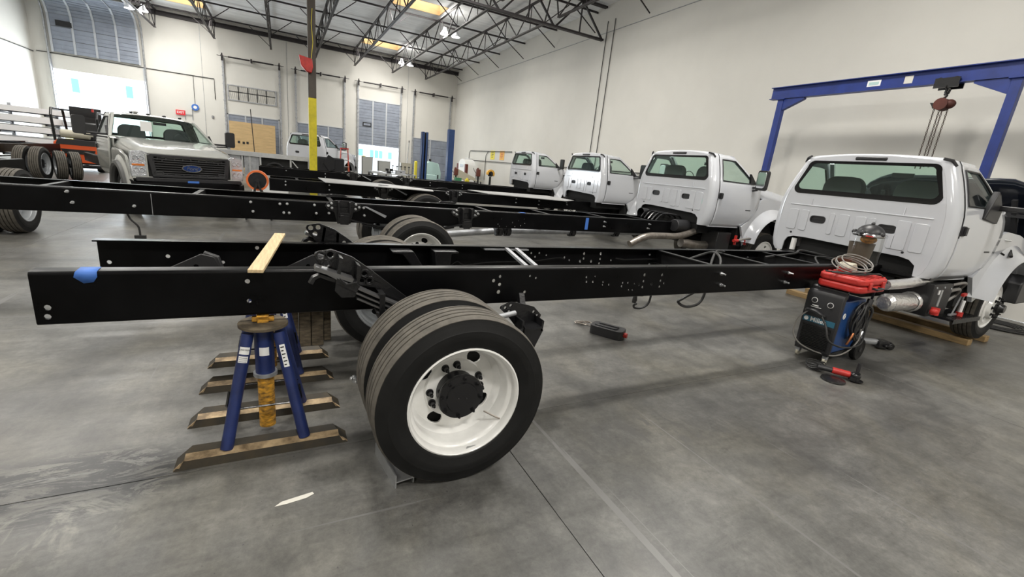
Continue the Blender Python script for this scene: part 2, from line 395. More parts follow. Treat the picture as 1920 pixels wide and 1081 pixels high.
pane = MB().box(-1.15, 1.15, -.68, .68, .42, .44).mesh('skylight_pane', M['skylightpane'], 0)
for sx, sy in SKYL:
    inst('skylight_curb', well, ce, (sx, sy, ZC)); inst('skylight_pane', pane, ce, (sx, sy, ZC))
# steel: joists run along Y in two bays either side of the girder at Y=16.5
JX = [-5.87, -3.2, -.4, 2.0, 4.31, 6.7, 8.97]
YG = 15.9
def joist(L):
    m = MB(); zt, zb = 8.05, 7.12
    m.box(-.055, -.008, 0, L, zt-.05, zt); m.box(.008, .055, 0, L, zt-.05, zt)
    m.box(-.055, -.008, .35, L-.35, zb-.045, zb); m.box(.008, .055, .35, L-.35, zb-.045, zb)
    n = 14; dy = (L-.7)/n
    for k in range(n):
        y0 = .35+k*dy; a = (0, y0, zb if k % 2 == 0 else zt-.02); b = (0, y0+dy, zt-.02 if k % 2 == 0 else zb)
        m.beam(a, b, .035)
        if k % 2: m.beam((0, y0, zt), (0, y0, zb), .025)
    m.beam((0, .02, zt-.02), (0, .35, zb), .04); m.beam((0, L-.02, zt-.02), (0, L-.35, zb), .04)
    return m.mesh('roof_joist', M['steel'], 0)
ja = joist(YF-.1-YG-.15); jb = joist(YG-.15-YN-.2)
for x in JX:
    inst('roof_joist', ja, ce, (x, YG+.15, 0)); inst('roof_joist', jb, ce, (x, YN+.2, 0))
def girder():
    m = MB(); zt, zb = 8.12, 6.92; x0, x1 = XL+.05, XR-.08
    for z in (zt, zb+.06): m.box(x0, x1, YG-.08, YG-.01, z-.07, z); m.box(x0, x1, YG+.01, YG+.08, z-.07, z)
    n = 20; dx = (x1-x0)/n
    for k in range(n):
        a = (x0+k*dx, YG, zb if k % 2 == 0 else zt-.04); b = (x0+(k+1)*dx, YG, zt-.04 if k % 2 == 0 else zb)
        m.beam(a, b, .06)
        if k % 2: m.beam((a[0], YG, zt), (a[0], YG, zb), .045)
    return m.build('roof_girder', M['steel'], ce, smooth=0)
girder()
MB().box(XL, XR, YF-.12, YF, 7.80, 7.98).box(XL, XR, YF-.2, YF, 7.98, 8.02).build('ledger_beam', M['steel'], ce, smooth=0)
pur = MB().box(XL+.1, XR-.03, -.02, .02, 8.02, 8.09).mesh('purlin', M['steel'], 0)
brace = MB()
brace.beam((0, 0, 7.12), (1.05, 0, 8.0), .032)
brace_r = brace.mesh('bridging_brace', M['steel'], 0)
brace_l = MB().beam((0, 0, 7.12), (-1.05, 0, 8.0), .032).mesh('bridging_brace', M['steel'], 0)
y = 32.0; k = 0
while y > YN:
    inst('purlin', pur, ce, (0, y, 0))
    for x in JX:
        inst('bridging_brace', brace_r if (k % 2) else brace_l, ce, (x, y, 0))
    MB().beam((10.3, y, 8.0), (11.40, y, 7.33), .032).build('bridging_brace', M['steel'], ce, smooth=0)
    y -= 3.1; k += 1
# column
t = thing('steel_column', 'tall square steel column, yellow below and dark brown above', 'column', (.88, YG, 0))
MB().box(-.11, .11, -.11, .11, 3.16, 6.9).box(-.2, .2, -.2, .2, 6.88, 6.92).build('upper_shaft', M['colbrown'], t, bevel=.012)
MB().box(-.112, .112, -.112, .112, .02, 3.16).box(-.2, .2, -.2, .2, 0, .02).build('lower_shaft', M['colyellow'], t, bevel=.012, label='yellow painted lower shaft')
MB().tube([(.02, -.13, 5.6), (-.01, -.13, 5.2), (.03, -.14, 4.7), (-.03, -.16, 4.2)], .007, 6).build('cable', M['signyellow'], t)
t = tag(MB((.76, 16.3, 4.0)).prism([(.56, 4.28), (.66, 4.26), (.92, 4.22), (.94, 4.0), (.90, 3.84), (.76, 3.86), (.62, 4.0)], 16.18, 16.37).build('hose_reel_cover', M['red'], bevel=.02), 'red box mounted high on the dark steel column', 'box')
t.location = (.72, 15.72, 4.0)
# high-bay lamps
for i, (lx, ly) in enumerate(LAMPS):
    names = {0: 'pair of bright high bay lamps hung above the big open door on the left', 1: 'small lit twin high bay lamp hung near the far wall', 3: 'lit twin high bay lamp hung below the skylight in the middle'}
    if ly < 15 and i: lab = 'lit twin high bay lamp over the near half of the hall'; g = 'lamps over the near half of the hall'
    else: lab = names.get(i, 'lit twin high bay lamp on the left side of the roof'); g = None
    t = thing('high_bay_lamp', lab, 'lamp', (lx, ly, 7.2), group=g)
    for s in (-1, 1):
        MB().lathe([(0, .30), (.06, .30), (.10, .16), (.21, .02), (.21, 0), (.19, 0)], (s*.26, 0, 0), 'z', 20).build('reflector', M['steel_grey'], t)
        MB().lathe([(0, .005), (.19, .005), (.19, .012), (0, .012)], (s*.26, 0, 0), 'z', 20).build('lens', M['led'], t)
    MB().box(-.3, .3, -.03, .03, .28, .34).beam((0, 0, .3), (0, 0, .9), .02).build('hanger', M['steel'], t, smooth=0)

# ---- dock doors on the far wall
def sectional(n, x0, x1, z0, z1, cols, rows, viewport=None):
    f = struct(MB().box(x0-.07, x0, YF-.06, YF, z0, z1+.05).box(x1, x1+.07, YF-.06, YF, z0, z1+.05).box(x0-.07, x1+.07, YF-.06, YF, z1, z1+.05).build('door_%d' % n, M['door_frame'], smooth=0))
    h = (z1-z0)/rows
    MB().box(x0, x1, YF-.014, YF-.004, z0, z1).build('door_backing', M['black'], f, smooth=0)  # added black sheet, keeps daylight out of the panel gaps
    for r in range(rows):
        m = MB(); za = z0+r*h+.008; zb = z0+(r+1)*h-.008
        m.box(x0, x1, YF-.035, YF-.015, za, zb)
        for q in range(1, 3): m.box(x0, x1, YF-.045, YF-.035, za+(zb-za)*q/3-.012, za+(zb-za)*q/3+.012)
        m.build('door_panel', M['door_blue'], f, smooth=0)
    for c in range(1, cols):
        x = x0+(x1-x0)*c/cols; MB().box(x-.045, x+.045, YF-.062, YF-.045, z0, z1).build('stile', M['door_frame'], f, smooth=0)
    if viewport:
        vx, vz = viewport
        MB().box(vx-.28, vx+.28, YF-.07, YF-.05, vz-.12, vz+.12).build('viewport_frame', M['black'], f, smooth=0); MB().box(vx-.22, vx+.22, YF-.075, YF-.07, vz-.07, vz+.07).build('viewport_pane', M['door_blue'], f, smooth=0)
    return f
def tracks(f, x0, x1, ztop, spring=True):
    for x in (x0, x1):
        m = MB().box(x-.045, x+.045, YF-.10, YF-.005, 0, ztop)
        for k in range(int(ztop/.45)): m.box(x-.07, x+.07, YF-.12, YF-.09, .3+k*.45, .36+k*.45)
        m.build('track', M['steel_grey'], f, smooth=0)
        MB().prism([(x-.06, ztop-.25), (x+.06, ztop-.25), (x+.03, ztop+.16), (x-.03, ztop+.16)], YF-.30, YF-.27).lathe([(0, YF-.36), (.07, YF-.36), (.07, YF-.28), (0, YF-.28)], (x, 0, ztop), 'y', 14).build('drum_bracket', M['steel'], f)
    m = MB().cyl((x0-.25, YF-.28, ztop), (x1+.25, YF-.28, ztop), .016)
    a, b = x0+.3, x1-.3; m.cyl((a, YF-.28, ztop), ((a+b)/2-.08, YF-.28, ztop), .042); m.cyl(((a+b)/2+.08, YF-.28, ztop), (b, YF-.28, ztop), .042); m.box((a+b)/2-.04, (a+b)/2+.04, YF-.34, YF, ztop-.1, ztop+.1)
    m.build('torsion_shaft', M['steel'], f)
d = sectional(1, -2.79, -.14, 0, 3.17, 3, 6); tracks(d, -2.92, .0, 6.30)
d = sectional(2, .95, 3.67, 0, 3.18, 3, 6); tracks(d, .88, 3.76, 6.27)
d = sectional(3, 4.68, 7.36, 2.34, 5.18, 3, 5, (5.2, 3.66)); tracks(d, 4.60, 7.43, 6.24)
d = sectional(4, 8.41, 10.9, 0, 3.17, 2, 6); tracks(d, 8.34, 11.02, 6.22)
# the raised drive-in door above the big opening, its top rows bending into the roof
f = struct(MB().box(-10.42, -10.36, YF-.06, YF, 0, 5.0).box(-6.66, -6.60, YF-.06, YF, 0, 5.0).build('door_5', M['door_frame'], smooth=0))
rowsp = [(YF-.10, 5.12), (YF-.10, 5.72), (YF-.10, 6.32), (YF-.13, 6.90), (YF-.36, 7.32), (YF-.80, 7.55), (YF-1.40, 7.62), (YF-2.0, 7.66)]
for (ya, za), (yb, zb) in zip(rowsp, rowsp[1:]):
    m = MB(); d = Vector((0, yb-ya, zb-za)).normalized()
    a = Vector((-8.5, ya, za))+d*.01; b = Vector((-8.5, yb, zb))-d*.01
    m.beam(a, b, 3.42, .03, (0, -1, .01) if abs(d.z) > .7 else (0, 0, 1))
    for q in (.33, .66):
        c = a.lerp(b, q); m.beam((c.x-1.7, c.y-.02, c.z-.01), (c.x+1.7, c.y-.02, c.z-.01), .03, .03)
    m.build('door_panel', M['door_blue'], f, smooth=0)
m = MB()
for x in (-10.24, -9.36, -8.5, -7.62, -6.74):
    for (ya, za), (yb, zb) in zip(rowsp, rowsp[1:]): m.beam((x, ya-.03, za-.02), (x, yb-.03, zb-.02), .09, .03, (0, -1, .01))
m.build('stile', M['door_frame'], f, smooth=0)
MB().box(-9.98, -9.36, YF-.16, YF-.12, 6.35, 6.62).build('viewport_frame', M['black'], f, smooth=0)
for x in (-10.42, -6.55):
    MB().tube([(x, YF-.12, 0), (x, YF-.12, 6.9), (x, YF-.3, 7.3), (x, YF-.8, 7.5), (x, YF-4.5, 7.6)], .045, 6).build('track', M['steel_grey'], f)
# barred window high in the wall above the first dock door
f = struct(MB().box(-2.76, -.20, YF-.05, YF, 3.98, 4.04).box(-2.76, -.20, YF-.05, YF, 4.80, 4.86).box(-2.76, -2.70, YF-.05, YF, 4.04, 4.80).box(-.26, -.20, YF-.05, YF, 4.04, 4.80).build('window_1', M['steel_grey'], smooth=0))
MB().box(-2.7, -.26, YF-.02, YF-.01, 4.04, 4.80).build('pane', M['paper'], f, smooth=0)
for k in range(1, 5): MB().box(-2.7+k*.488-.02, -2.7+k*.488+.02, YF-.045, YF-.02, 4.04, 4.80).build('bar', M['black'], f, smooth=0)
MB().box(-2.7, -.26, YF-.045, YF-.02, 4.47, 4.51).build('bar', M['black'], f, smooth=0)
m = MB()
for k in range(24): x = -2.68+k*.104; m.beam((x, YF-.03, 4.06), (x+.1, YF-.03, 4.78), .008); m.beam((x+.1, YF-.03, 4.06), (x, YF-.03, 4.78), .008)
m.build('wire_mesh', M['steel_grey'], f, smooth=0)

# outside, seen through the openings
struct(MB().box(-60, 60, YF+.25, 90, -.2, -.05).build('ground', M['asphalt'], smooth=0))
t = thing('neighbour_building', 'white building across the yard seen through the open doors', 'building', (0, 52, 0))
MB().box(-30, 25, 0, 8, -.1, 9).box(-30, 25, -.1, 0, 8.2, 8.4).build('wall', M['building'], t, smooth=0)
for wx, wz, ww, wh in ((-15.1, 4.75, .45, 1.05), (-11.6, 4.8, .45, .95), (7.6, 1.9, .45, .7), (8.75, 1.85, .35, .8), (9.25, 1.85, .35, .8), (9.7, 1.85, .35, .8), (10.7, 1.85, .4, .7), (11.9, 1.3, .4, .8)):
    MB().box(wx-ww/2, wx+ww/2, -.06, .02, wz-wh/2, wz+wh/2).build('window', M['buildglass'], t, smooth=0)
M['grille_grey'] = mat('grille_grey', (.035, .035, .037), .45)
# ------------------------------------------------------------------ wheels
WR = .47
def tyre_meshes(tag_='', w=.25, R_=WR, rb=.30):
    h = w/2
    side = MB()
    prof = [(rb, -h*.80), (rb+.008, -h*.90), (rb+.02, -h*.95), (rb+.028, -h*.955), (rb+.032, -h*.975), (rb+.06, -h*1.0), (rb+.064, -h*1.015), (rb+.085, -h*1.0), (rb+.10, -h*1.0), (rb+.104, -h*.975), (R_-.042, -h*.95), (R_-.038, -h*.93), (R_-.012, -h*.88)]
    full = prof+[(R_-.02, -h*.86)]
    back = [(r, -y) for r, y in reversed(full)]
    side.lathe(full, axis='y', n=56).lathe(back, axis='y', n=56)
    side.lathe([(R_-.022, -h*.88), (R_-.022, h*.88)], axis='y', n=56)
    tr = MB(); edges = [-.88, -.56, -.50, -.20, -.14, .14, .20, .50, .56, .88]
    for k in range(0, 10, 2):
        a, b = edges[k]*h, edges[k+1]*h; ra = R_-(.010 if k == 0 else 0.001); rb_ = R_-(.010 if k == 8 else 0.001)
        tr.lathe([(R_-.024, a), (ra, a+.002), (ra+.001, a+.006), (rb_+.001, b-.006), (rb_, b-.002), (R_-.024, b)], axis='y', n=72)
    return side.mesh('tyre', M['tyre']), tr.mesh('tread', M['tread'])
TY, TR = tyre_meshes()
TY2, TR2 = tyre_meshes(w=.25, R_=.42, rb=.265)
def rim_mesh(m, rr=.305, depth=.06, sgn=1, holes=4, rmid=.235):
    s = sgn; k = rr/.305
    b = MB(); prof = [(.300, -.098), (.306, -.104), (.306, -.112), (.298, -.116), (.290, -.108), (.286, -.095), (.283, -.070), (.270, -.060), (.264, -.045), (.262, .03), (.245, .055), (rmid, depth)]
    b.lathe([(r*k, y) for r, y in prof], axis='y', n=56)
    b.lathe([(r*k, y) for r, y in [(.306, .112), (.286, .10), (.280, .07), (.262, .05), (.262, .03)]], axis='y', n=56)
    # disc with hand holes and lug holes
    hs = []
    for q in range(holes):
        a = R(-25+360/holes*q); c, s_ = math.cos(a), math.sin(a); pts = []
        for t in range(14):
            tt = 2*PI*t/14; rad = .194+.036*math.cos(tt); tang = (.044+.010*math.cos(tt))*math.sin(tt)
            pts.append(((rad*c-tang*s_)*k, (rad*s_+tang*c)*k))
        hs.append(pts)
    b.prism([(x, z) for x, z in circ(0, 0, (rmid+.004)*k, 48)], depth-.002, depth+.010, 'xz', hs)
    b.lathe([(r*k, y) for r, y in [(.172, depth-.002), (.165, depth-.018), (.12, depth-.022), (.0, depth-.022)]], axis='y', n=48)
    return b.mesh('rim', m)
RIM_OUT = rim_mesh(M['rimwhite'], depth=.075)
RIM_GREY = rim_mesh(M['rimgrey'], depth=.075)
RIM2_OUT = rim_mesh(M['rimgrey'], rr=.27, depth=.075)
def front_rim(m, k=1.0):
    b = MB(); b.lathe([(r*k, y) for r, y in [(.300, -.098), (.306, -.112), (.292, -.114), (.286, -.095), (.278, -.09), (.262, -.085), (.245, -.10), (.235, -.115)]], axis='y', n=48)
    hs = []
    for q in range(5):
        a = R(18+72*q); c, s_ = math.cos(a), math.sin(a)
        hs.append([((.195+.026*math.cos(2*PI*t/12))*c*k-(.034*math.sin(2*PI*t/12))*s_*k, (.195+.026*math.cos(2*PI*t/12))*s_*k+(.034*math.sin(2*PI*t/12))*c*k) for t in range(12)])
    b.prism(circ(0, 0, .236*k, 40), -.125, -.112, 'xz', hs)
    b.lathe([(.17*k, -.125), (.155*k, -.16), (.10*k, -.165), (0, -.165)], axis='y', n=32)
    b.lathe([(.306*k, .112), (.28*k, .09), (.262*k, .05), (.262*k, -.06), (.245*k, -.10)], axis='y', n=48)
    return b.mesh('rim', m)
RIM_FRONT = front_rim(M['rimwhite']); RIM_FRONT2 = front_rim(M['rimgrey'], .885)
def hub_mesh():
    b = MB(); b.lathe([(.10, .05), (.10, .012), (.092, -.02), (.090, -.045), (.088, -.05), (.112, -.052), (.115, -.062), (.112, -.074), (.080, -.078), (.076, -.088), (.0, -.092)], axis='y', n=36)
    for q in range(8):
        a = 2*PI*q/8; x, z = .098*math.cos(a), .098*math.sin(a); b.cyl((x, -.07, z), (x, -.090, z), .011, .009, 6); b.cyl((x, -.088, z), (x, -.100, z), .005, n=6)
    for q in range(2): b.sphere((.04*(q-.5)*2*.5, -.09, 0), .006)
    return b.mesh('hub', M['black_metal'])
HUB = hub_mesh()
def nut_mesh(m): return MB().cyl((0, 0, 0), (0, -.008, 0), .022, .020, 14).cyl((0, -.008, 0), (0, -.036, 0), .014, .012, 6).cyl((0, -.034, 0), (0, -.050, 0), .007, n=8).mesh('lug_nut', m)
NUT = nut_mesh(M['black_metal'])
HOLE_BACK = MB().lathe([(0, .115), (.258, .115), (.258, .16), (.0, .16)], axis='y', n=32).mesh('dark_hole_backing', M['void'])  # black disc behind the hand holes, standing in for the shade inside
FHUB = MB().lathe([(.07, -.16), (.072, -.20), (.060, -.215), (.050, -.25), (0, -.255)], axis='y', n=24).mesh('hub', M['black_metal'])
def wheel(parent, loc, side=-1, kind='outer', rim=None, name='wheel', label=None, k=1.0, rot=0):
    # side -1: outer face looks towards -Y
    ty, tr = (TY, TR) if k == 1.0 else (TY2, TR2)
    rz = 0 if side < 0 else PI
    wl_ = inst(name, rim or RIM_OUT, parent, loc, (0, rot, rz), label)
    inst('tyre', ty, wl_); inst('tread', tr, wl_)
    if kind == 'outer':
        inst('hub', HUB, wl_, (0, .03, 0), scale=(1.10, 1, 1.10))
        inst('dark_hole_backing', HOLE_BACK, wl_)
        for q in range(4):
            for dq in (-13, 13):
                a = R(20+90*q+dq); rad = .145*(k if k == 1 else .885)
                inst('lug_nut', NUT, wl_, (rad*math.cos(a), .054, rad*math.sin(a)))
    elif kind == 'front':
        inst('hub', FHUB, wl_)
        for q in range(8):
            a = 2*PI*q/8; inst('lug_nut', NUT, wl_, (.125*math.cos(a)*k, -.162, .125*math.sin(a)*k))
    return wl_

# ------------------------------------------------------------------ cab body
SEC = [(.915, .97), (.955, 1.02), (.985, 1.12), (1.0, 1.28), (1.0, 1.45), (.995, 1.58), (.985, 1.68), (.968, 1.76), (.958, 1.80), (.92, 1.92), (.873, 2.05), (.822, 2.17), (.805, 2.215), (.775, 2.26), (.68, 2.288), (.5, 2.305), (.28, 2.318), (0, 2.322)]
def xw(z):   # front edge of door / A-pillar line
    pts = [(.97, 1.00), (1.02, 1.08), (1.12, 1.20), (1.28, 1.30), (1.45, 1.35), (1.58, 1.355), (1.68, 1.33), (1.76, 1.28), (1.80, 1.23), (1.92, 1.07), (2.05, .90), (2.17, .73), (2.215, .66), (2.255, .58), (2.345, .52)]
    for (a, u), (b, v) in zip(pts, pts[1:]):
        if z <= b: return u+(v-u)*(z-a)/(b-a)
    return pts[-1][1]
def build_cab(root, paint, dz=0, off=(0, 0, 0), detail=True, sheet=False, belt_dark=False):
    sec = [(y, z+dz) for y, z in SEC]; nS = len(sec); rc = .10
    def inset(y, z, t):      # t 0..1 of the corner rounding
        k = 1-math.sin(t*PI/2)
        yy = y-rc*k*min(1, y/.5); zz = z-(.025*k if z-dz > 2.2 else 0)
        return yy, zz
    def P(sx, t_or_x, i, sgn, grow=0):
        y, z = sec[i]
        if sx == 'c':
            yy, zz = inset(y, z, t_or_x); x = rc*(1-math.cos(t_or_x*PI/2))
        else: yy, zz, x = y, z, t_or_x
        lean = .10*max(0, z-dz-1.8)
        return (x+lean*(1 if sx == 'c' else max(0, 1-x)), sgn*(yy+grow), zz)
    # shell: rounded rear corners, B pillars and roof
    body = MB(off)
    cab = None
    for sgn in (-1, 1):
        cols = [('c', 0), ('c', .25), ('c', .5), ('c', .75), ('c', 1), ('x', .145)]
        body.grid(lambda i, j: P(cols[i][0], cols[i][1], j, sgn), len(cols), nS)
        # roof beyond the door gap (rows above the drip rail)
        r0 = 11
        rows = list(range(r0, nS)); nc = 6
        def froof(i, j):
            y, z = sec[rows[j]]; x0 = .145+.10*max(0, z-dz-1.8)*.85; x1 = xw(z-dz)+.10*(1-(y/.75)**2)*(1 if z-dz > 2.2 else .3)
            x = x0+(x1-x0)*i/(nc-1); dzf = -.045*(i/(nc-1))**3
            return (x, sgn*y, z+dzf)
        body.grid(froof, nc, len(rows))
        # sill under the door and cowl side
        body.box(.14, .98, sgn*.90-.02, sgn*.90+.02, .955+dz, .985+dz)
    for sgn in (-1, 1):
        dj = []
        for j in range(4, 14):
            y, z = sec[j]; dj.append((.156+.10*max(0, z-dz-1.8)*.85, sgn*(y+.001), z))
        MB(off).tube(dj, .007, 5).build('door_gap_line', M['black_plastic'], root)  # black strip along the door gap, darkening it as shade would
        MB(off).tube([(.02, sgn*.70, 2.268+dz), (.07, sgn*.765, 2.255+dz), (.10, sgn*.80, 2.20+dz)], .016, 6).build('roof_seam', M['black_plastic'], root)
    # cowl and firewall
    body.grid(lambda i, j: (1.22+.18*i/3+.10*(1-((j-6)/6)**2), (j-6)/6*.97, 1.79+dz-.05*i/3), 4, 13)
    # inner front pillars behind the doors
    for sgn in (-1, 1):
        body.prism([(1.02, .99+dz), (1.36, 1.30+dz), (1.40, 1.74+dz), (1.26, 1.78+dz), (1.16, 1.3+dz)], sgn*.93-.012, sgn*.93+.012, 'xz')
        body.beam((1.27, sgn*.95, 1.76+dz), (.62, sgn*.74, 2.24+dz), .05, .05)
    # back panel with rear window opening, two vents and the cut-out over the frame
    t0 = [inset(y, z, 0) for y, z in sec]
    right = [(y, z) for y, z in t0]
    out = right+[(-y, z) for y, z in reversed(right[:-1])]
    notch = [(-.775, .97+dz), (-.765, 1.09+dz), (-.70, 1.145+dz), (-.60, 1.165+dz), (.48, 1.195+dz), (.66, 1.19+dz), (.735, 1.16+dz), (.765, 1.10+dz), (.772, .97+dz)]
    outline = out+notch
    def winpts(g, r=.07):
        zb, zt = 1.79+dz-g, 2.205+dz+g; wb, wt = .80+g, .705+g; pts = []
        for (cx, cz, a0, a1) in ((wt-r, zt-r, 0, 90), (-wt+r, zt-r, 90, 180), (-wb+r, zb+r, 180, 270), (wb-r, zb+r, 270, 360)):
            for q in range(6): t = R(a0+(a1-a0)*q/5); pts.append((cx+r*math.cos(t), cz+r*math.sin(t)))
        return pts
    def vent(cy, cz): return rrect(cy-.098, cy+.098, cz-.046+dz, cz+.046+dz, .036, 3)
    VY = [(.395, 1.455), (-.395, 1.455)]
    def lean_x(z): return .10*max(0, z-dz-1.8)
    pan = MB(off)
    n0 = len(pan.v)
    pan.prism(outline, 0, .02, 'yz', [winpts(0)]+[vent(*v) for v in VY])
    pan.v = [(p[0]+lean_x(p[2]+off[2]), p[1], p[2]) for p in pan.v]
    cab = body.build('cab', paint, root, smooth=50)
    pan.build('back_panel', paint, cab, smooth=0, bevel=.004)
    if detail:
        # pressed ribs in the back panel
        ribs = MB(off); H = 1.56; Lw = 1.235
        for y0, y1, zt in ((-.79, -.66, H), (-.62, -.49, H+.01), (-.50, -.44, H-.16), (-.27, -.21, H), (-.17, -.05, H), (.02, .14, H), (.19, .25, H), (.52, .62, H), (.66, .79, H)):
            zb = Lw+.05*(y0 > 0)
            ribs.prism(rrect(y0, y1, zb+dz, zt+dz, .02, 2), -.011, .001, 'yz')
        ribs.prism([(-.80, 1.62+dz), (.80, 1.62+dz), (.80, 1.632+dz), (-.80, 1.632+dz)], -.010, .001, 'yz')
        for y0 in (-.52, .52): ribs.box(-.008, .001, y0-.005, y0+.005, 1.628+dz, 1.72+dz)
        ribs.build('pressed_rib', paint, cab, smooth=0, bevel=.005)
        hl = MB(off)
        for yy, zz in ((-.62, 1.215), (.70, 1.24)): hl.cyl((-.004, yy, zz+dz), (.004, yy, zz+dz), .014)
        hl.build('body_plug', M['black_plastic'], cab)
    for vy, vz in VY:
        v = MB(off).prism(vent(vy, vz), -.006, .004, 'yz', [rrect(vy-.085, vy+.085, vz-.034+dz, vz+.034+dz, .028, 3)]).prism(rrect(vy-.085, vy+.085, vz-.034+dz, vz+.034+dz, .028, 3), .006, .02, 'yz')
        v.box(-.002, .006, vy-.09, vy+.09, vz-.003+dz, vz+.003+dz)
        v.build('vent', M['black_plastic'], cab, smooth=0)
    # rear window: glass and black border
    gl = MB(off).prism(winpts(-.002), .006, .009, 'yz'); gl.v = [(p[0]+lean_x(p[2]+off[2]), p[1], p[2]) for p in gl.v]
    gl.build('rear_window', M['glass'], cab, smooth=0)
    fr = MB(off).prism(winpts(.012, .08), -.004, .003, 'yz', [[(p[0], p[1]+.012) for p in winpts(-.035, .06)]]); fr.v = [(p[0]+lean_x(p[2]+off[2]), p[1], p[2]) for p in fr.v]
    fr.build('window_border', M['frit'], cab, smooth=0)
    MB(off).box(.028, .06, -.17, .17, 2.236+dz, 2.276+dz).build('brake_light', M['black_plastic'], cab, bevel=.012)
    if sheet:  # protective film hanging over the middle of the back panel
        s = MB(off).grid(lambda i, j: (-.02-.012*math.sin(i*1.7+j), -.50+i*.125, 1.60+dz+j*.11-(.05 if i in (0, 8) and j == 2 else 0)+.02*math.sin(i)), 9, 3)
        s.build('protective_film', M['signwhite'], cab, smooth=60)
    # inside
    MB(off).box(.10, 1.30, -.86, .86, 1.20+dz, 1.24+dz).box(.10, .14, -.84, .84, .98+dz, 1.5+dz).build('cab_floor', M['void'], cab, smooth=0)
    MB(off).box(.12, 1.15, -.70, .70, .80+dz, 1.18+dz).build('dark_hollow_block', M['void'], cab, smooth=0)  # black block fills the hollow behind the cut-out, standing in for shade
    for sy in (-.42, .42):
        s = MB(off); s.prism(rrect(sy-.24, sy+.24, 1.3+dz, 2.05+dz, .15, 6), .40, .52, 'yz').box(.45, .95, sy-.25, sy+.25, 1.28+dz, 1.42+dz)
        s.build('seat', M['seat'], cab, bevel=.04)
    MB(off).lathe([(.155, -.012), (.168, 0), (.155, .012)], (0, 0, 0), 'x', 24, closed=True).box(-.005, .005, -.15, .15, -.02, .02).build('steering_wheel', M['black_plastic'], cab).location = (.86-0, .42, 1.80+dz) if off == (0, 0, 0) else (.86-off[0], .42-off[1], 1.80+dz-off[2])
    MB(off).prism([(1.0, 1.45+dz), (1.0, 1.72+dz), (1.12, 1.80+dz), (1.40, 1.76+dz), (1.40, 1.45+dz)], -.88, .88, 'xz').build('dashboard', M['black_plastic'], cab, bevel=.02)
    MB(off).box(.92, .94, -.12, .12, 2.10+dz, 2.16+dz).build('inside_mirror', M['black_plastic'], cab)
    # windscreen
    def fws(i, j):
        t = i/6; yy = (j-6)/6; z = 1.79+(2.235-1.79)*t; hw = .955-(.955-.74)*t
        return (xw(z)+.12*(1-yy*yy)+.02, yy*hw, z+dz+.02*(1-yy*yy)*t)
    MB(off).grid(fws, 7, 13).build('windscreen', M['glass'], cab, smooth=60)
    # doors
    for sgn in (-1, 1):
        d = MB(off); zr = list(range(0, 14)); g = .004
        def fx(i, z):
            xf = xw(z)-.012; a = .166+.10*max(0, z-1.8)*.85
            wr_ = .235+.10*max(0, z-1.8); wf_ = max(wr_+.05, xf-.085)
            return [a, (a+wr_)/2, wr_, wr_+(wf_-wr_)*.33, wr_+(wf_-wr_)*.66, wf_, xf][i]
        def fd(i, j):
            y, z = sec[zr[j]]; return (fx(i, z-dz), sgn*(y+g), z)
        d.grid(fd, 7, 14, skip=lambda i, j: 2 <= i <= 4 and 8 <= j <= 10)
        dr = d.build('door', paint, root, smooth=50, solid=.02)
        gw = MB(off)
        def fg(i, j): 
            y, z = sec[8+j]; x0, x1 = fx(2, z-dz)-.005, fx(5, z-dz)+.005; return (x0+(x1-x0)*i/4, sgn*(y-.006), z)
        gw.grid(fg, 5, 4).build('door_window', M['glass'], dr, smooth=60)
        loop = []
        for j in range(4): y, z = sec[8+j]; loop.append((fx(2, z-dz), sgn*(y+.004), z))
        for j in range(3, -1, -1): y, z = sec[8+j]; loop.append((fx(5, z-dz), sgn*(y+.004), z))
        MB(off).tube(loop, .012, 6, closed=True).build('window_seal', M['black_plastic'], dr)
        h = MB(off); ax = .215; yy = sgn*1.004
        h.prism(rrect(ax-.05, ax+.055, 1.475+dz, 1.585+dz, .02, 3), yy-.006, yy+.006, 'xz'); h.box(ax-.018, ax+.03, min(yy, yy+sgn*.03), max(yy, yy+sgn*.03), 1.485+dz, 1.575+dz)
        h.build('door_handle', M['black_plastic'], dr, bevel=.006)
        # black mirror sail
        MB(off).prism([(1.02, 1.80+dz), (1.20, 1.80+dz), (.98, 1.98+dz)], sgn*.945-.02, sgn*.945+.02, 'xz').build('mirror_sail', M['black_plastic'], dr)
        MB(off).box(.98, 1.13, sgn*1.002-.004, sgn*1.002+.004, 1.30+dz, 1.318+dz).build('model_badge', M['black_plastic'], dr) if detail else None
    return cab
def mirror(root, sgn, dz, head='chrome', off=(0,0,0), ext=.30):
    m = MB(off); m.beam((1.10, sgn*.96, 1.80+dz), (1.04, sgn*(1.0+ext), 1.80+dz), .05, .04); m.beam((1.10, sgn*.96, 1.74+dz), (1.04, sgn*(1.0+ext), 1.76+dz), .05, .03)
    a = m.build('mirror', M['black_plastic'], root, bevel=.008)
    c = sgn*(1.0+ext+.06)
    MB(off).prism(rrect(c-.10, c+.10, 1.76+dz, 2.12+dz, .04, 3), 1.02, 1.10, 'yz').build('mirror_head', M['black_plastic'], a, bevel=.02)
    if head: MB(off).prism(rrect(c-.095, c+.095, 1.80+dz, 2.11+dz, .04, 3), 1.10, 1.115, 'yz').prism(rrect(c-.085, c+.085, 1.80+dz, 2.09+dz, .04, 3), 1.008, 1.02, 'yz').build('mirror_shell', M[head], a, bevel=.006)
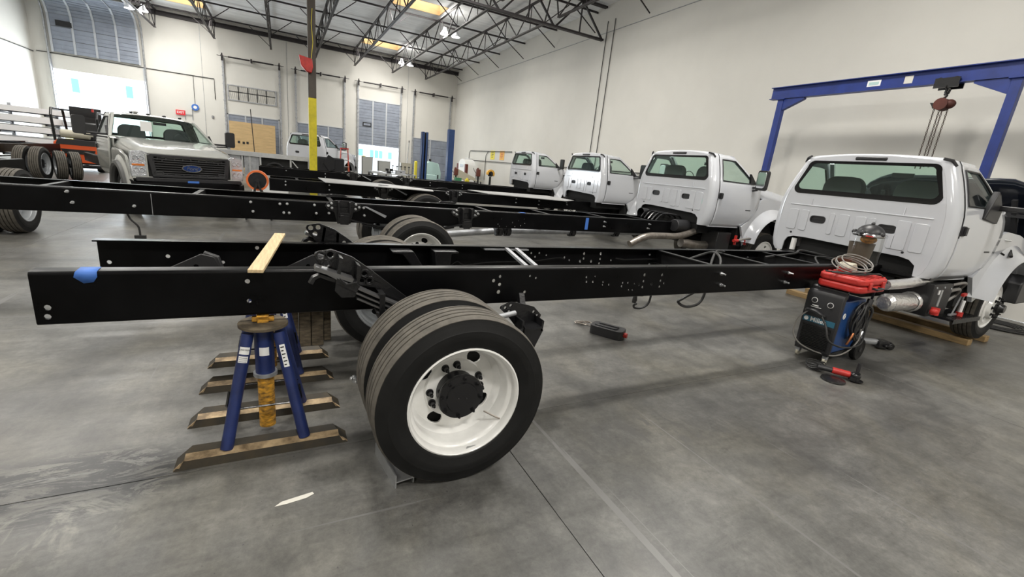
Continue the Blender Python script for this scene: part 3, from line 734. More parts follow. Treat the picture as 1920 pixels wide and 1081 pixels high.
def fender(root, sgn, paint, dz=0, xo=1.75, off=(0,0,0), flare=True, name='fender', fw=1.0):
    # arch outline, x relative to cab back, then swept outward with a rounded lip
    arc = [(xo+.60*math.cos(R(a)), .62+dz*.6+.60*math.sin(R(a))) for a in range(172, 6, -8)]
    top = [(1.00, .99+dz), (1.20, 1.13+dz), (1.36, 1.34+dz), (1.42, 1.52+dz), (1.55, 1.56+dz), (2.0, 1.53+dz), (2.45, 1.44+dz), (2.62, 1.2+dz), (2.64, .80+dz)]
    lo_tip = (arc[0][0]-.10, .66+dz*.6)
    outline = top+list(reversed(arc))+[lo_tip]
    f = MB(off); a, b = sorted((sgn*.94, sgn*.985)); f.prism(outline, a, b, 'xz')
    n = len(arc)
    def fl_(i, j):
        x, z = arc[i]; dx, dz_ = (x-xo), (z-(.62+dz*.6)); l = math.hypot(dx, dz_); nx, nz = dx/l, dz_/l
        prof = [(.22, .955), (.17, .985), (.10, 1.045), (.05, 1.10), (.015, 1.135), (-.005, 1.14), (0, 1.11), (.01, .98)]
        r_, y_ = prof[j]; fade = 1; y_ = .955+(y_-.955)*fw
        return (x+nx*r_, sgn*y_, z+nz*r_*fade)
    f.grid(fl_, n, 8)
    return f.build(name, paint, root, smooth=50)
def hood(root, paint, dz=0, off=(0,0,0), x0=1.36, x1=2.74):
    h = MB(off)
    def fn(i, j):
        t = i/10; v = abs(j-8)/8; x = x0+(x1-x0)*t
        # forward end drops away, sides roll down
        hw = .95-.04*t; z = 1.77-.17*t-.08*max(0, t-.85)/.15
        zz = z+.03*(1-v**2)-.20*(max(0, v-.86)/.14)**1.5
        if .6 < v < .86: zz += .012
        return (x+.08*(1-v*v)-(.0 if t < 1 else 0), (j-8)/8*hw, zz+dz)
    h.grid(fn, 11, 17)
    h.grid(lambda i, j: fn(10, j)[:2]+(fn(10, j)[2]-i*.08,), 2, 17)
    return h.build('hood', paint, root, smooth=50, solid=.015)
def grille(root, dz=0, x=2.82, off=(0,0,0), paint=None):
    g = MB(off)
    zb, zt, hw = 1.09+dz, 1.53+dz, .72
    g.box(x-.10, x-.03, -hw, hw, zb, zt)
    gr = g.build('grille', M['void'], root, smooth=0)
    fr = MB(off).prism([(-hw, zt-.03), (-hw+.04, zt), (hw-.04, zt), (hw, zt-.03), (hw-.06, zb), (-hw+.06, zb)], x-.03, x+.02, 'yz', [[(-hw+.10, zt-.05), (hw-.10, zt-.05), (hw-.13, zb+.05), (-hw+.13, zb+.05)]])
    fr.build('grille_surround', M['black_plastic'], gr, bevel=.01)
    m = MB(off)
    for z_, t_ in ((.075, .02), (.12, .016), (.165, .016), (.21, .016), (.255, .016), (.30, .016), (.345, .02)):
        m.box(x-.03, x+.008, -hw+.09, hw-.09, zb+z_-t_/2, zb+z_+t_/2)
    for k in range(-4, 5):
        for zz in (.035, .33): m.box(x-.03, x+.004, k*.14-.008, k*.14+.008, zb+zz, zb+zz+.05)
    for s in (-1, 1):
        for zz in (.05, .30): m.prism(rrect(s*.56-.08, s*.56+.08, zb+zz, zb+zz+.06, .012, 2), x, x+.02, 'yz', [rrect(s*.56-.065, s*.56+.065, zb+zz+.014, zb+zz+.046, .008, 2)])
    m.build('slat', M['grille_grey'], gr, smooth=0)
    ov = MB(off).prism([( .18*math.cos(2*PI*k/32), zb+.20+.078*math.sin(2*PI*k/32)) for k in range(32)], x, x+.035, 'yz').build('badge_rim', M['chrome'], gr)
    MB(off).prism([( .155*math.cos(2*PI*k/32), zb+.20+.060*math.sin(2*PI*k/32)) for k in range(32)], x+.035, x+.040, 'yz').build('badge_oval', M['blueoval'], gr)
    text('badge_lettering', 'Ford', .105, frameM((x+.041-off[0], 0-off[1], zb+.20-off[2]), (0, 1, 0), (0, 0, 1)), M['chrome'], gr, .001, shear=.3)
    # bumper
    bp = MB(off)
    def fb(i, j):
        y = (i-8)/8; prof = [(.02, 1.02), (.06, 1.01), (.12, .98), (.13, .90), (.11, .80), (.04, .76)]
        px_, pz = prof[j]; return (x-.02+px_-.14*abs(y)**3, y*1.0, pz+dz)
    bp.grid(fb, 17, 6); b_ = bp.build('bumper', M['black_gloss'], root, smooth=50, solid=.02)
    MB(off).box(x-.05, x+.03, -.92, .92, 1.0+dz, 1.08+dz).build('bumper_trim', M['black_plastic'], root, bevel=.01)
    for s in (-1, 1):
        c = [(s*.73, 1.10+dz), (s*.72, 1.40+dz), (s*.70, 1.54+dz), (s*.80, 1.58+dz), (s*.97, 1.55+dz), (s*.99, 1.30+dz), (s*.98, 1.08+dz)]
        hl = MB(off).prism(c, x-.10, x-.02, 'yz').build('headlight', M['lamp'], root, bevel=.01)
        MB(off).box(x-.03, x-.012, min(s*.77, s*.96), max(s*.77, s*.96), 1.29+dz, 1.325+dz).build('indicator', M['amber'], hl)
        MB(off).prism([(s*.72, 1.09+dz), (s*.72, 1.52+dz), (s*.745, 1.52+dz), (s*.745, 1.10+dz)], x-.03, x-.005, 'yz').prism([(s*.80, 1.10+dz), (s*.66, 1.09+dz), (s*.66, 1.06+dz), (s*.97, 1.05+dz), (s*.97, 1.08+dz)], x-.06, x+.0, 'yz').build('lamp_bezel', paint or M['signwhite'], hl, smooth=0)
        bz = MB(off)
        for zc in (1.43, 1.20):
            for yc in (.81, .90): bz.lathe([(.045, x-.020), (.036, x-.008), (.040, x-.020)], (0, s*yc, zc+dz), 'x', 14)
        bz.build('lamp_lens', M['chrome'], hl)
    return gr

# ------------------------------------------------------------------ chassis
def rail_section(m, x0, x1, yweb, sgn, zt, h=.255, w=.085, t=.009, holes=(), r=.016):
    # web at yweb (outer face), flanges reach sgn direction (inward); rounded bends
    zb = zt-h
    ya, yb = sorted((yweb, yweb+sgn*t))
    hs = [circ(x, z, rr, 8) for x, z, rr in holes if x0+.022 < x < x1-.022 and zb+.03 < z < zt-.03]
    m.prism([(x0, zb+r), (x1, zb+r), (x1, zt-r), (x0, zt-r)], ya, yb, 'xz', hs)
    for s, zc in ((1, zt-r), (-1, zb+r)):
        prof = []
        for q in range(5): a = R(90*q/4); prof.append((yweb+sgn*(r-r*math.cos(a)), zc+s*r*math.sin(a)))
        prof.append((yweb+sgn*w, zc+s*r))
        inner = [(yweb+sgn*w, zc+s*(r-t))]
        for q in range(4, -1, -1): a = R(90*q/4); rr = r-t; inner.append((yweb+sgn*(r-rr*math.cos(a)), zc+s*rr*math.sin(a)))
        pr = prof+inner; n = len(pr)
        vs = [(x0, p[0], p[1]) for p in pr]+[(x1, p[0], p[1]) for p in pr]
        m.add(vs, [(i, (i+1) % n, n+(i+1) % n, n+i) for i in range(n)]+[tuple(reversed(range(n)))[:n], tuple(range(n, 2*n))])
bolt_me = MB().cyl((0, 0, 0), (0, -.012, 0), .016, n=10).cyl((0, -.012, 0), (0, -.026, 0), .013, .012, 6).cyl((0, -.02, 0), (0, -.055, 0), .008, n=8).mesh('bolt', M['alu'])
flat_bolt = MB().cyl((0, 0, 0), (0, -.006, 0), .013, .011, n=8).mesh('bolt', M['steel_grey'])
def bolts(parent, pts, y, sgn=-1, me=flat_bolt, off=(0,0,0)):
    for x, z in pts: inst('bolt', me, parent, (x-off[0], y-off[1], z-off[2]), (0, 0, 0 if sgn < 0 else PI))
def leaf_pack(m, a, b, y0, y1, n=5, sag=.05, step=.018, th=.012):
    a = Vector((a[0], 0, a[1])); b = Vector((b[0], 0, b[1])); d = b-a; L = d.length; d.normalize(); nrm = Vector((d.z, 0, -d.x))
    if nrm.z > 0: nrm = -nrm
    for q in range(n):
        s = .09*q; pts = []
        for k in range(13):
            t = s+(1-2*s)*k/12; p = a+d*(L*t)+nrm*(sag*4*t*(1-t)+step*q); pts.append(p)
        for p, q2 in zip(pts, pts[1:]): m.beam((p.x, (y0+y1)/2, p.z), (q2.x, (y0+y1)/2, q2.z), y1-y0, th)
def hanger(m, x, z, y, sgn, rot=0, sc=1.0, flip=1):
    # cast bracket: hat-shaped plate with holes and a box in the middle; sits on the outer face of the web
    c, s = math.cos(rot), math.sin(rot)
    def T(p): return (x+sc*flip*(p[0]*c-p[1]*s) if flip > 0 else x-sc*(p[0]*c-p[1]*s), z+sc*(p[0]*s+p[1]*c))
    out = [(-.20, .09), (-.10, .13), (.10, .13), (.20, .09), (.23, .05), (.20, .01), (.12, -.02), (.08, -.17), (-.08, -.17), (-.12, -.02), (-.20, .01), (-.23, .05)]
    holes = [circ(*p, .014, 8) for p in ((-.19, .055), (-.15, .09), (-.145, .03), (.19, .055), (.15, .09), (.145, .03))]
    ya, yb = sorted((y, y+sgn*.014))
    m.prism([T(p) for p in out], ya, yb, 'xz', [[T(p) for p in h] for h in holes])
    y1, y2 = sorted((y+sgn*.014, y+sgn*.10))
    for q in ((-.075), (.06)): m.prism([T((q, .12)), T((q+.018, .12)), T((q+.018, -.15)), T((q, -.15))], y1, y2, 'xz')
    m.prism([T((-.07, -.03)), T((.07, -.03)), T((.07, -.045)), T((-.07, -.045))], y1, y2, 'xz')
    m.prism([T((-.075, -.05)), T((.075, -.05)), T((.05, -.17)), T((-.05, -.17))], *sorted((y+sgn*.088, y+sgn*.10)), 'xz')
def truck(name, label, cat, X, Y, xrear, xaxle, zt=1.0, dz=0, paint=None, hood_on=True, fw=1.0, holes=(), near_holes=None, sheet=False, rz=0, k=1.0, axle_z=WR, std_susp=True, frame=True, group=None, face=False, rimf=None, arch=1.88, detail=True, rimr=None, lift=0):
    """X, Y: back of cab on the centre line; local coordinates run along the truck"""
    t = thing(name, label, cat, (X, Y, 0), rz, group); paint = paint or M['white']
    hw = .432
    cab = build_cab(t, paint, dz, detail=detail, sheet=sheet)
    if hood_on:
        hood(t, paint, dz)
        grille(t, dz, paint=paint)
    for s in (-1, 1):
        fender(t, s, paint, dz, arch, fw=fw)
        wheel(t, (arch, s*.87, axle_z+lift), s, 'front', rimf or RIM_FRONT, name='front_wheel', k=k)
        inner = MB().prism([(arch+.59*math.cos(R(a)), .62+dz*.6+.59*math.sin(R(a))) for a in range(180, -1, -12)], min(s*.66, s*.70), max(s*.66, s*.70), 'xz').box(1.0, 1.2, s*.80-.1, s*.80+.1, .60+dz, .98+dz); inner.build('wheel_liner', M['void'], t)
    # engine and front underside
    MB().box(1.0, 2.5, -.36, .36, .62+dz, 1.45+dz).box(.2, 2.4, -.30, .30, .55+dz, .85+dz).build('engine', M['void'], t, bevel=.05)
    MB().beam((arch, -.75, axle_z), (arch, .75, axle_z), .12, .12).build('front_axle', M['black_metal'], t)
    if frame:
        for s in (-1, 1):
            m = MB(); rail_section(m, xrear-X, 2.6, s*hw, -s, zt, holes=[(x-X, z, r) for x, z, r in (near_holes if s < 0 and near_holes is not None else holes)])
            m.build('frame_rail', M['black_gloss'], t, smooth=40)
    return t
# ------------------------------------------------------------------ the nearest truck (its rear wheels nearest the camera)
NH = [(-0.975,.831,.014),(-.980,.787,.014),(-.183,.939,.013),(-.18,.829,.012),(1.313,.941,.011),(1.267,.912,.013),(1.315,.884,.013),(1.312,.83,.015),(1.52,.823,.012),(1.55,.94,.009),(1.60,.925,.009),
 (2.048,.925,.009),(2.055,.887,.009),(2.116,.886,.009),(2.13,.93,.007),(2.215,.883,.008),(2.215,.86,.007),(2.278,.86,.008),(2.418,.87,.009),(2.413,.843,.010),(2.474,.869,.009),(2.493,.809,.008),(2.533,.808,.008),(2.544,.862,.007),
 (2.638,.933,.014),(2.639,.879,.011),(2.593,.852,.014),(2.639,.828,.012),(2.734,.853,.014),(2.831,.879,.012),(2.837,.93,.014),(2.875,.855,.011),(2.832,.827,.012)]
FH = [(-0.975,.848,.013),(-.679,.887,.013),(-.38,.847,.012),(-.173,.95,.013),(-.174,.843,.012),(1.232,.846,.011),(.855,.80,.010),(2.036,.931,.010),(2.081,.896,.010),(2.123,.932,.010),(2.202,.912,.009),(2.411,.892,.011),(2.471,.866,.010),(2.639,.931,.014),(2.641,.882,.012),(2.601,.855,.014),(2.738,.855,.014),(2.845,.933,.014),(2.848,.877,.012),(2.843,.833,.012),(2.989,.866,.010)]
X1, Y1 = 6.38, 3.072
t1 = truck('chassis_cab_truck', 'nearest white cab truck, bare black frame reaching to the front left, hood tipped open', 'truck', X1, Y1, -1.02, .81, zt=1.0, dz=-.02, hood_on=False, holes=FH, near_holes=NH, arch=1.95, lift=.09)
def L1(x, y, z): return (x-X1, y-Y1, z)
O1 = (X1, Y1, 0)
# bolts through the near rail
for x, z in ((3.566, .935), (3.595, .827), (4.605, .927), (4.574, .831)): inst('bolt', bolt_me, t1, L1(x, 2.64, z))
bolts(t1, [(3.50+.0, .93), (3.52, .82), (4.3, .93), (4.32, .83), (5.15, .904), (5.2, .82), (5.9, .92)], 3.49, -1, off=O1)
# crossmembers: C sections along Y
def cross(m, x, z=1.0, h=.16, y0=2.66, y1=3.49):
    m.box(x-.004, x+.004, y0, y1, z-h, z-.012).box(x-.05, x+.004, y0, y1, z-.018, z-.010).box(x-.05, x+.004, y0, y1, z-h, z-h+.008)
for x in (3.60, 4.45, 5.35, 6.1):
    m = MB(O1); cross(m, x); m.build('crossmember', M['black'], t1, smooth=0)
MB(O1).beam((1.55, 2.66, .985), (1.75, 3.49, .985), .03, .02).beam((1.63, 2.66, .985), (1.85, 3.49, .985), .03, .02).box(1.52, 1.95, 3.40, 3.49, .972, .984).build('crossmember', M['steel_grey'], t1, smooth=0)
# struts seen inside the far rail, above the near one
st = MB(O1)
st.prism([(.72, .975), (.88, .975), (1.0, .80), (.93, .79), (.80, .95), (.72, .96)], 3.30, 3.48).prism([(1.05, .975), (1.25, .975), (1.25, .96), (1.19, .955), (1.18, .79), (1.07, .79), (1.055, .95)], 3.30, 3.48)
st.build('shock_mount', M['black_metal'], t1, bevel=.008)
for x in (-.62, .02):
    b = MB(O1)
    b.prism([(x-.12, .78), (x+.20, .78), (x+.25, .86), (x+.22, .93), (x+.15, .95), (x-.08, .83)], 3.28, 3.29, 'xz', [circ(x, .83, .012, 8), circ(x+.12, .87, .014, 8)])
    b.tube([(x+.20, 3.30, .79), (x+.25, 3.30, .85), (x+.23, 3.30, .92), (x+.16, 3.31, .945)], .022, 6); b.box(x-.1, x+.2, 3.28, 3.49, .770, .782)
    b.build('frame_bracket', M['black_plastic'], t1, bevel=.004)
# wiring along the far rail
MB(O1).tube(spline([(1.2, 3.44, .80), (1.28, 3.42, .87), (1.36, 3.42, .84), (1.6, 3.44, .86), (2.0, 3.45, .865), (2.3, 3.45, .90), (2.38, 3.45, .885)]), .006, 5).tube([(3.0, 3.45, .90), (3.1, 3.44, .885), (3.4, 3.44, .893), (3.9, 3.44, .885), (4.4, 3.44, .89), (5.3, 3.44, .91)], .008, 5).build('wiring_harness', M['black_metal'], t1)
# rear suspension, hanging loose
hp = [(.140, 1.09), (.150, 1.112), (.228, 1.130), (.341, 1.086), (.445, 1.010), (.60, .885), (.68, .82), (.52, .80), (.47, .90), (.40, .915), (.30, .925), (.215, .985), (.165, 1.045)]
hh = [circ(.174, 1.092, .017, 10), circ(.224, 1.098, .017, 10), circ(.203, 1.048, .017, 10), circ(.407, 1.017-.03, .014, 8), circ(.393, .945, .012, 8), circ(.434, .945, .012, 8)]
for yb, sg in ((2.585, 1), (3.56, -1)):
    h = MB(O1); h.prism(hp, yb, yb+.014, 'xz', hh)
    for q in hh[:3]+hh[3:]:
        cx = sum(p[0] for p in q)/len(q); cz = sum(p[1] for p in q)/len(q)
        h.lathe([(.030, 0), (.030, -.008), (.018, -.008), (.018, 0)], (cx, yb, cz), 'y', 14) if sg > 0 else None
    o = -1 if sg > 0 else 1; ya, y2 = sorted((yb, yb+o*.10))
    h.prism([(.262, 1.105), (.280, 1.098), (.262, .985), (.245, .99)], ya, y2).prism([(.352, 1.065), (.372, 1.055), (.365, .95), (.348, .955)], ya, y2)
    h.prism([(.245, .995), (.262, .985), (.292, .955), (.345, .965), (.368, .945), (.34, .880), (.27, .880), (.235, .92)], *sorted((yb+o*.06, yb+o*.11)))
    h.prism([(.262, .995), (.295, .962), (.350, .972), (.350, .960), (.292, .945), (.26, .975)], *sorted((yb+o*.0, yb+o*.12)))
    h.build('spring_hanger', M['black_metal'], t1, bevel=.0055)
for ya, y2 in ((2.475, 2.555), (3.59, 3.67)):
    lf = MB(O1); leaf_pack(lf, (.14, 1.05), (1.50, .52), ya, y2, 5, .06, .027, .010); lf.beam((.14, (ya+y2)/2, 1.045), (.33, (ya+y2)/2, .975), .085, .022)
    s = lf.build('leaf_spring', M['leaf'], t1, smooth=0)
    MB(O1).tube([(.12, (ya+y2)/2, .955), (.135, (ya+y2)/2, .985), (.165, (ya+y2)/2, 1.0), (.20, (ya+y2)/2, .985), (.30, (ya+y2)/2, .95)], .018, 6).build('spring_hook', M['black_metal'], s)
    MB(O1).box(.475, .505, ya-.012, y2+.012, .735, .895).build('spring_clamp', M['black_metal'], s)
    MB(O1).box(.70, .92, ya-.012, y2+.01, .50, .72).tube([(.74, ya-.015, .50), (.74, ya-.015, .80), (.74, y2+.015, .80), (.74, y2+.015, .50)], .012, 6).tube([(.88, ya-.015, .50), (.88, ya-.015, .78), (.88, y2+.015, .78), (.88, y2+.015, .50)], .012, 6).build('axle_clamp', M['black_metal'], s)
fb = MB(O1)
fbp = [(1.268, .755), (1.275, .772), (1.345, .800), (1.425, .785), (1.530, .755), (1.592, .695), (1.585, .672), (1.545, .655), (1.555, .625), (1.53, .57), (1.50, .50), (1.46, .46), (1.40, .62), (1.33, .70)]
fb.prism(fbp, 2.50, 2.514, 'xz', [circ(1.305, .760, .012, 8), circ(1.345, .775, .012, 8), circ(1.335, .73, .012, 8), circ(1.53, .72, .012, 8), circ(1.56, .69, .012, 8)])
fb.prism([(1.40, .66), (1.44, .635), (1.50, .635), (1.53, .64), (1.555, .625), (1.50, .50), (1.45, .50), (1.395, .60)], 2.39, 2.50).prism([(1.385, .70), (1.40, .70), (1.41, .60), (1.39, .60)], 2.39, 2.50).prism([(1.54, .70), (1.555, .69), (1.55, .62), (1.535, .62)], 2.39, 2.50).prism([(1.395, .665), (1.45, .645), (1.53, .655), (1.53, .645), (1.45, .632), (1.40, .65)], 2.37, 2.50)
fb.beam((1.44, 2.52, .76), (1.44, 2.56, .84), .04).build('spring_bracket', M['black_metal'], t1, bevel=.003)
MB(O1).prism(fbp, 3.62, 3.634).prism([(1.40, .66), (1.555, .625), (1.50, .50), (1.45, .50)], 3.63, 3.72).build('spring_bracket', M['black_metal'], t1)
MB(O1).cyl((1.00, 2.40, .70), (1.36, 2.46, .735), .018).cyl((1.1, 2.44, .585), (1.42, 2.46, .60), .016).build('torque_rod', M['steel_grey'], t1)
ax = MB(O1).cyl((.81, 2.0, .47), (.81, 4.15, .47), .06, n=16).sphere((.81, 3.07, .47), .19, .17, .19)
ax.build('rear_axle', M['black_metal'], t1)
for s, yc in ((-1, Y1), (1, Y1)):
    a = -1.105+.0; 
    wheel(t1, (.81-X1, s*(1.205-.125), WR), s, 'outer', RIM_OUT, name='outer_wheel', rot=R(6) if s < 0 else 0)
    wheel(t1, (.81-X1, s*(1.205-.125-.32), WR), -s, 'inner', RIM_GREY, name='inner_wheel')
MB(O1).tube(spline([(.95, 1.955, .36), (1.0, 1.93, .335), (1.035, 1.915, .32)]), .005, 6).build('valve_stem', M['pipe'], t1)
MB(O1).cyl((.35, 2.55, .35), (.35, 2.50, .35), .016).sphere((.33, 2.50, .37), .012).sphere((.355, 2.50, .345), .012).build('brake_fitting', M['alu'], t1)
MB(O1).box(.84, .90, 1.893, 1.897, .184, .196).build('wheel_weight', M['alu'], t1)
# hoses near the middle of the frame
hs = MB(O1)
hs.tube(spline([(3.9, 3.42, .86), (4.15, 3.3, .99), (4.05, 3.1, 1.03), (3.95, 2.95, .96), (3.75, 2.85, .80), (3.35, 2.80, .66), (3.28, 2.80, .62), (3.42, 2.82, .56), (3.62, 2.85, .57), (3.72, 2.88, .66), (3.80, 2.95, .85), (4.1, 3.15, 1.03), (4.5, 3.35, 1.0)]), .013, 8)
hs.tube(spline([(3.0, 2.9, .80), (3.02, 2.9, .66), (3.0, 2.9, .58), (2.93, 2.9, .545), (2.85, 2.9, .55), (2.83, 2.9, .575), (2.86, 2.9, .59)]), .010, 6)
hs.tube(spline([(2.84, 2.9, .80), (2.85, 2.9, .70), (2.83, 2.9, .64)]), .010, 6).tube([(2.83, 2.9, .68), (2.83, 2.9, .63), (2.825, 2.9, .60)], [.014, .022, .018], 8).tube(spline([(2.87, 2.9, .665), (2.93, 2.9, .665), (2.955, 2.9, .70), (2.955, 2.9, .80)]), .004, 5)
hs.build('air_hose', M['rubber'], t1)
MB(O1).tube(spline([(5.2, 3.3, .95), (5.6, 3.2, 1.02), (6.0, 3.35, 1.03), (6.4, 3.2, .98)]), .014, 6).tube(spline([(5.7, 2.9, .9), (5.9, 3.1, 1.0), (6.3, 3.0, .98)]), .012, 6).build('air_hose', M['rubber'], t1)
# exhaust, battery box, step, valves under the near side of the cab
MB(O1).tube(spline([(5.85, 2.30, .86), (6.2, 2.26, .88), (6.6, 2.24, .92), (6.9, 2.3, .95)]), .055, 14).build('exhaust_pipe', M['foil'], t1)
MB(O1).tube(spline([(5.95, 2.28, .66), (6.2, 2.26, .66), (6.40, 2.25, .66)]), [.10]*17, 16).lathe([(.105, 0), (.118, .02), (.118, .05), (.08, .10)], (6.38, 2.25, .66), 'x', 16).lathe([(.10, 0), (.07, -.06), (.0, -.07)], (5.95, 2.28, .66), 'x', 16).build('silencer', M['foil'], t1)
bx = MB(O1).box(6.50, 6.98, 2.10, 2.50, .52, .90).build('battery_box', M['black'], t1, bevel=.01)
for x, z in ((6.55, .86), (6.75, .86), (6.93, .84), (6.56, .57)): inst('bolt', flat_bolt, bx, L1(x, 2.10, z))
MB(O1).box(6.61, 6.71, 2.092, 2.10, .78, .83).build('decal', M['signwhite'], bx)
MB(O1).tube([(6.55, 2.05, .85), (6.55, 2.05, .66)], .011, 8).build('drain_handle', M['alu'], bx)
MB(O1).cyl((6.55, 2.05, .64), (6.55, 2.05, .56), .04).sphere((6.53, 2.05, .60), .04).build('valve', M['red'], bx)
for i, (x0, x1) in enumerate(((6.72, 6.98),)): pass
m = MB(O1).box(6.70, 7.46, 1.92, 2.22, .505, .52)
for k in range(14): m.box(6.71+k*.054, 6.735+k*.054, 1.93, 2.21, .52, .532)
m.box(6.70, 7.46, 1.915, 1.93, .48, .53).build('step', M['black_metal'], t1, smooth=0)
MB(O1).tube(spline([(6.98, 2.15, .78), (7.15, 2.1, .83), (7.28, 2.15, .74), (7.15, 2.2, .62)]), .02, 8).tube(spline([(6.95, 2.15, .86), (7.1, 2.05, .92), (7.2, 2.1, .84)]), .016, 8).build('coolant_hose', M['hose_grey'], t1)
MB(O1).beam((6.93, 2.02, .53), (7.03, 2.02, .80), .012).beam((7.08, 2.02, .53), (7.10, 2.02, .80), .012).beam((6.86, 2.02, .55), (7.12, 2.02, .55), .02).build('linkage', M['steel_grey'], t1)
MB(O1).tube([(7.08, 2.0, .58), (7.08, 2.0, .50)], .035, 8).beam((6.98, 2.0, .79), (7.06, 2.0, .80), .03).build('valve', M['red'], t1)
MB(O1).tube([(7.08, 2.0, .72), (7.08, 2.0, .58)], .018, 8).build('valve_stem', M['signwhite'], t1)
MB(O1).box(7.02, 7.40, 2.35, 2.5, .55, 1.0).build('mud_flap', M['black_plastic'], t1)
MB(O1).prism([(6.45, .93), (7.30, .95), (7.30, .985), (6.45, .965)], 2.15, 3.9).build('cab_mount_rail', M['black'], t1)
MB(O1).lathe([(.35, 0), (.36, .02), (.33, .04), (0, .04)], (6.55, 2.62, 1.0), 'x', 24).cyl((6.5, 3.7, 1.03), (6.5, 3.7, 1.16), .05).build('air_tank', M['black_plastic'], t1)
MB(O1).tube([(6.42, 3.72, .98), (6.42, 3.72, 1.14)], .035, 10).build('bottle', M['signwhite'], t1)
# tipped hood in front of the cab, seen from behind and below; its nose hangs over the bumper
hd = MB(O1)
def fh(i, j):
    t = i/10; v = (j-8)/8
    x = 9.35-.75*t**1.3-.12*(1-v*v); z = 1.05+1.10*t-.10*t*t+.16*(1-abs(v)**2.5)*t+(.05*math.exp(-((abs(v)-.62)/.16)**2))*t
    if abs(v) > .85: z -= (abs(v)-.85)*1.2*t
    return (x, Y1-.02+v*1.10, z)
hd.grid(fh, 11, 17)
h = hd.build('tipped_hood', mat('dark_blue_black_gloss', (.012, .015, .024), .18, coat=.6), t1, smooth=60, solid=.03, label='dark glossy hood tipped forward')
m = MB(O1)
for k in range(-3, 4): m.beam((9.18, Y1+k*.27, 1.10), (8.62, Y1+k*.25, 1.95), .05, .04)
m.beam((9.0, Y1-.9, 1.35), (9.0, Y1+.9, 1.35), .05); m.beam((8.75, Y1-.9, 1.75), (8.75, Y1+.9, 1.75), .05)
m.build('hood_liner', mat('hood_liner_grey', (.03, .03, .033), .7), h)
MB(O1).lathe([(.10, -.012), (.115, 0), (.10, .012)], (8.0, 2.16, 1.44), 'z', 24, closed=True).build('air_intake_ring', M['signwhite'], t1)
eb = MB(O1)
for k in range(10):
    a = k*.6; eb.tube(spline([(8.0+.1*math.sin(a*3), 2.0+.15*k/2*.5, 1.25), (8.3+.1*math.cos(a), 2.15+.1*math.sin(a*2)+k*.08, 1.38+.05*math.sin(a*5)), (8.7, 2.1+k*.12, 1.22+.05*math.cos(a*4))]), .018+.008*(k % 3), 6)
eb.box(7.9, 9.1, 2.2, 3.9, .8, 1.2); eb.build('engine_wiring', M['black_metal'], t1)
MB(O1).prism([(8.6, .62), (9.1, .62), (9.15, .95), (8.9, 1.05), (8.6, .9)], 1.95, 4.2).build('bumper', M['black_plastic'], t1, bevel=.02)
# towing mirror folded out beyond the frame
mm = MB(O1).beam((7.35, 2.08, 1.80), (7.32, 1.55, 1.79), .10, .06).prism([(7.0, 1.66), (7.40, 1.62), (7.42, 1.78), (7.15, 1.98)], 2.06, 2.12).build('mirror', M['black_plastic'], t1, bevel=.012)
MB(O1).prism(rrect(1.36, 1.56, 1.62, 2.05, .04, 3), 7.28, 7.36, 'yz').build('mirror_head', M['black_plastic'], mm, bevel=.02)

# pieces of tape, the pine strip, the stands, things around the truck
tag(MB((-.80, 2.66, 1.0)).grid(lambda i, j: [(-.865, 2.722, 1.003), (-.86, 2.655, 1.003), (-.862, 2.637, .998), (-.868, 2.633, .975), (-.835-.0, 2.6335, .945)][j] if i == 0 else [(-.79, 2.722, 1.003), (-.785, 2.655, 1.003), (-.785, 2.637, .998), (-.785, 2.633, .975), (-.80, 2.6335, .950)][j], 2, 5).build('masking_tape', M['tape'], solid=.001), 'strip of blue masking tape on the tail of the near frame rail', 'tape').location = (-.80, 2.66, 1.0)
o = MB((-.09, 3.1, 1.02)).beam((-.14, 2.57, 1.0105), (-.03, 3.72, 1.0105), .072, .018, (0, 0, 1)).build('wood_strip', M['wood'], bevel=.002)
o.location = (-.09, 3.1, 1.0); o.location.z = 1.02; tag(o, 'pale pine strip laid across both rails of the nearest frame', 'board')
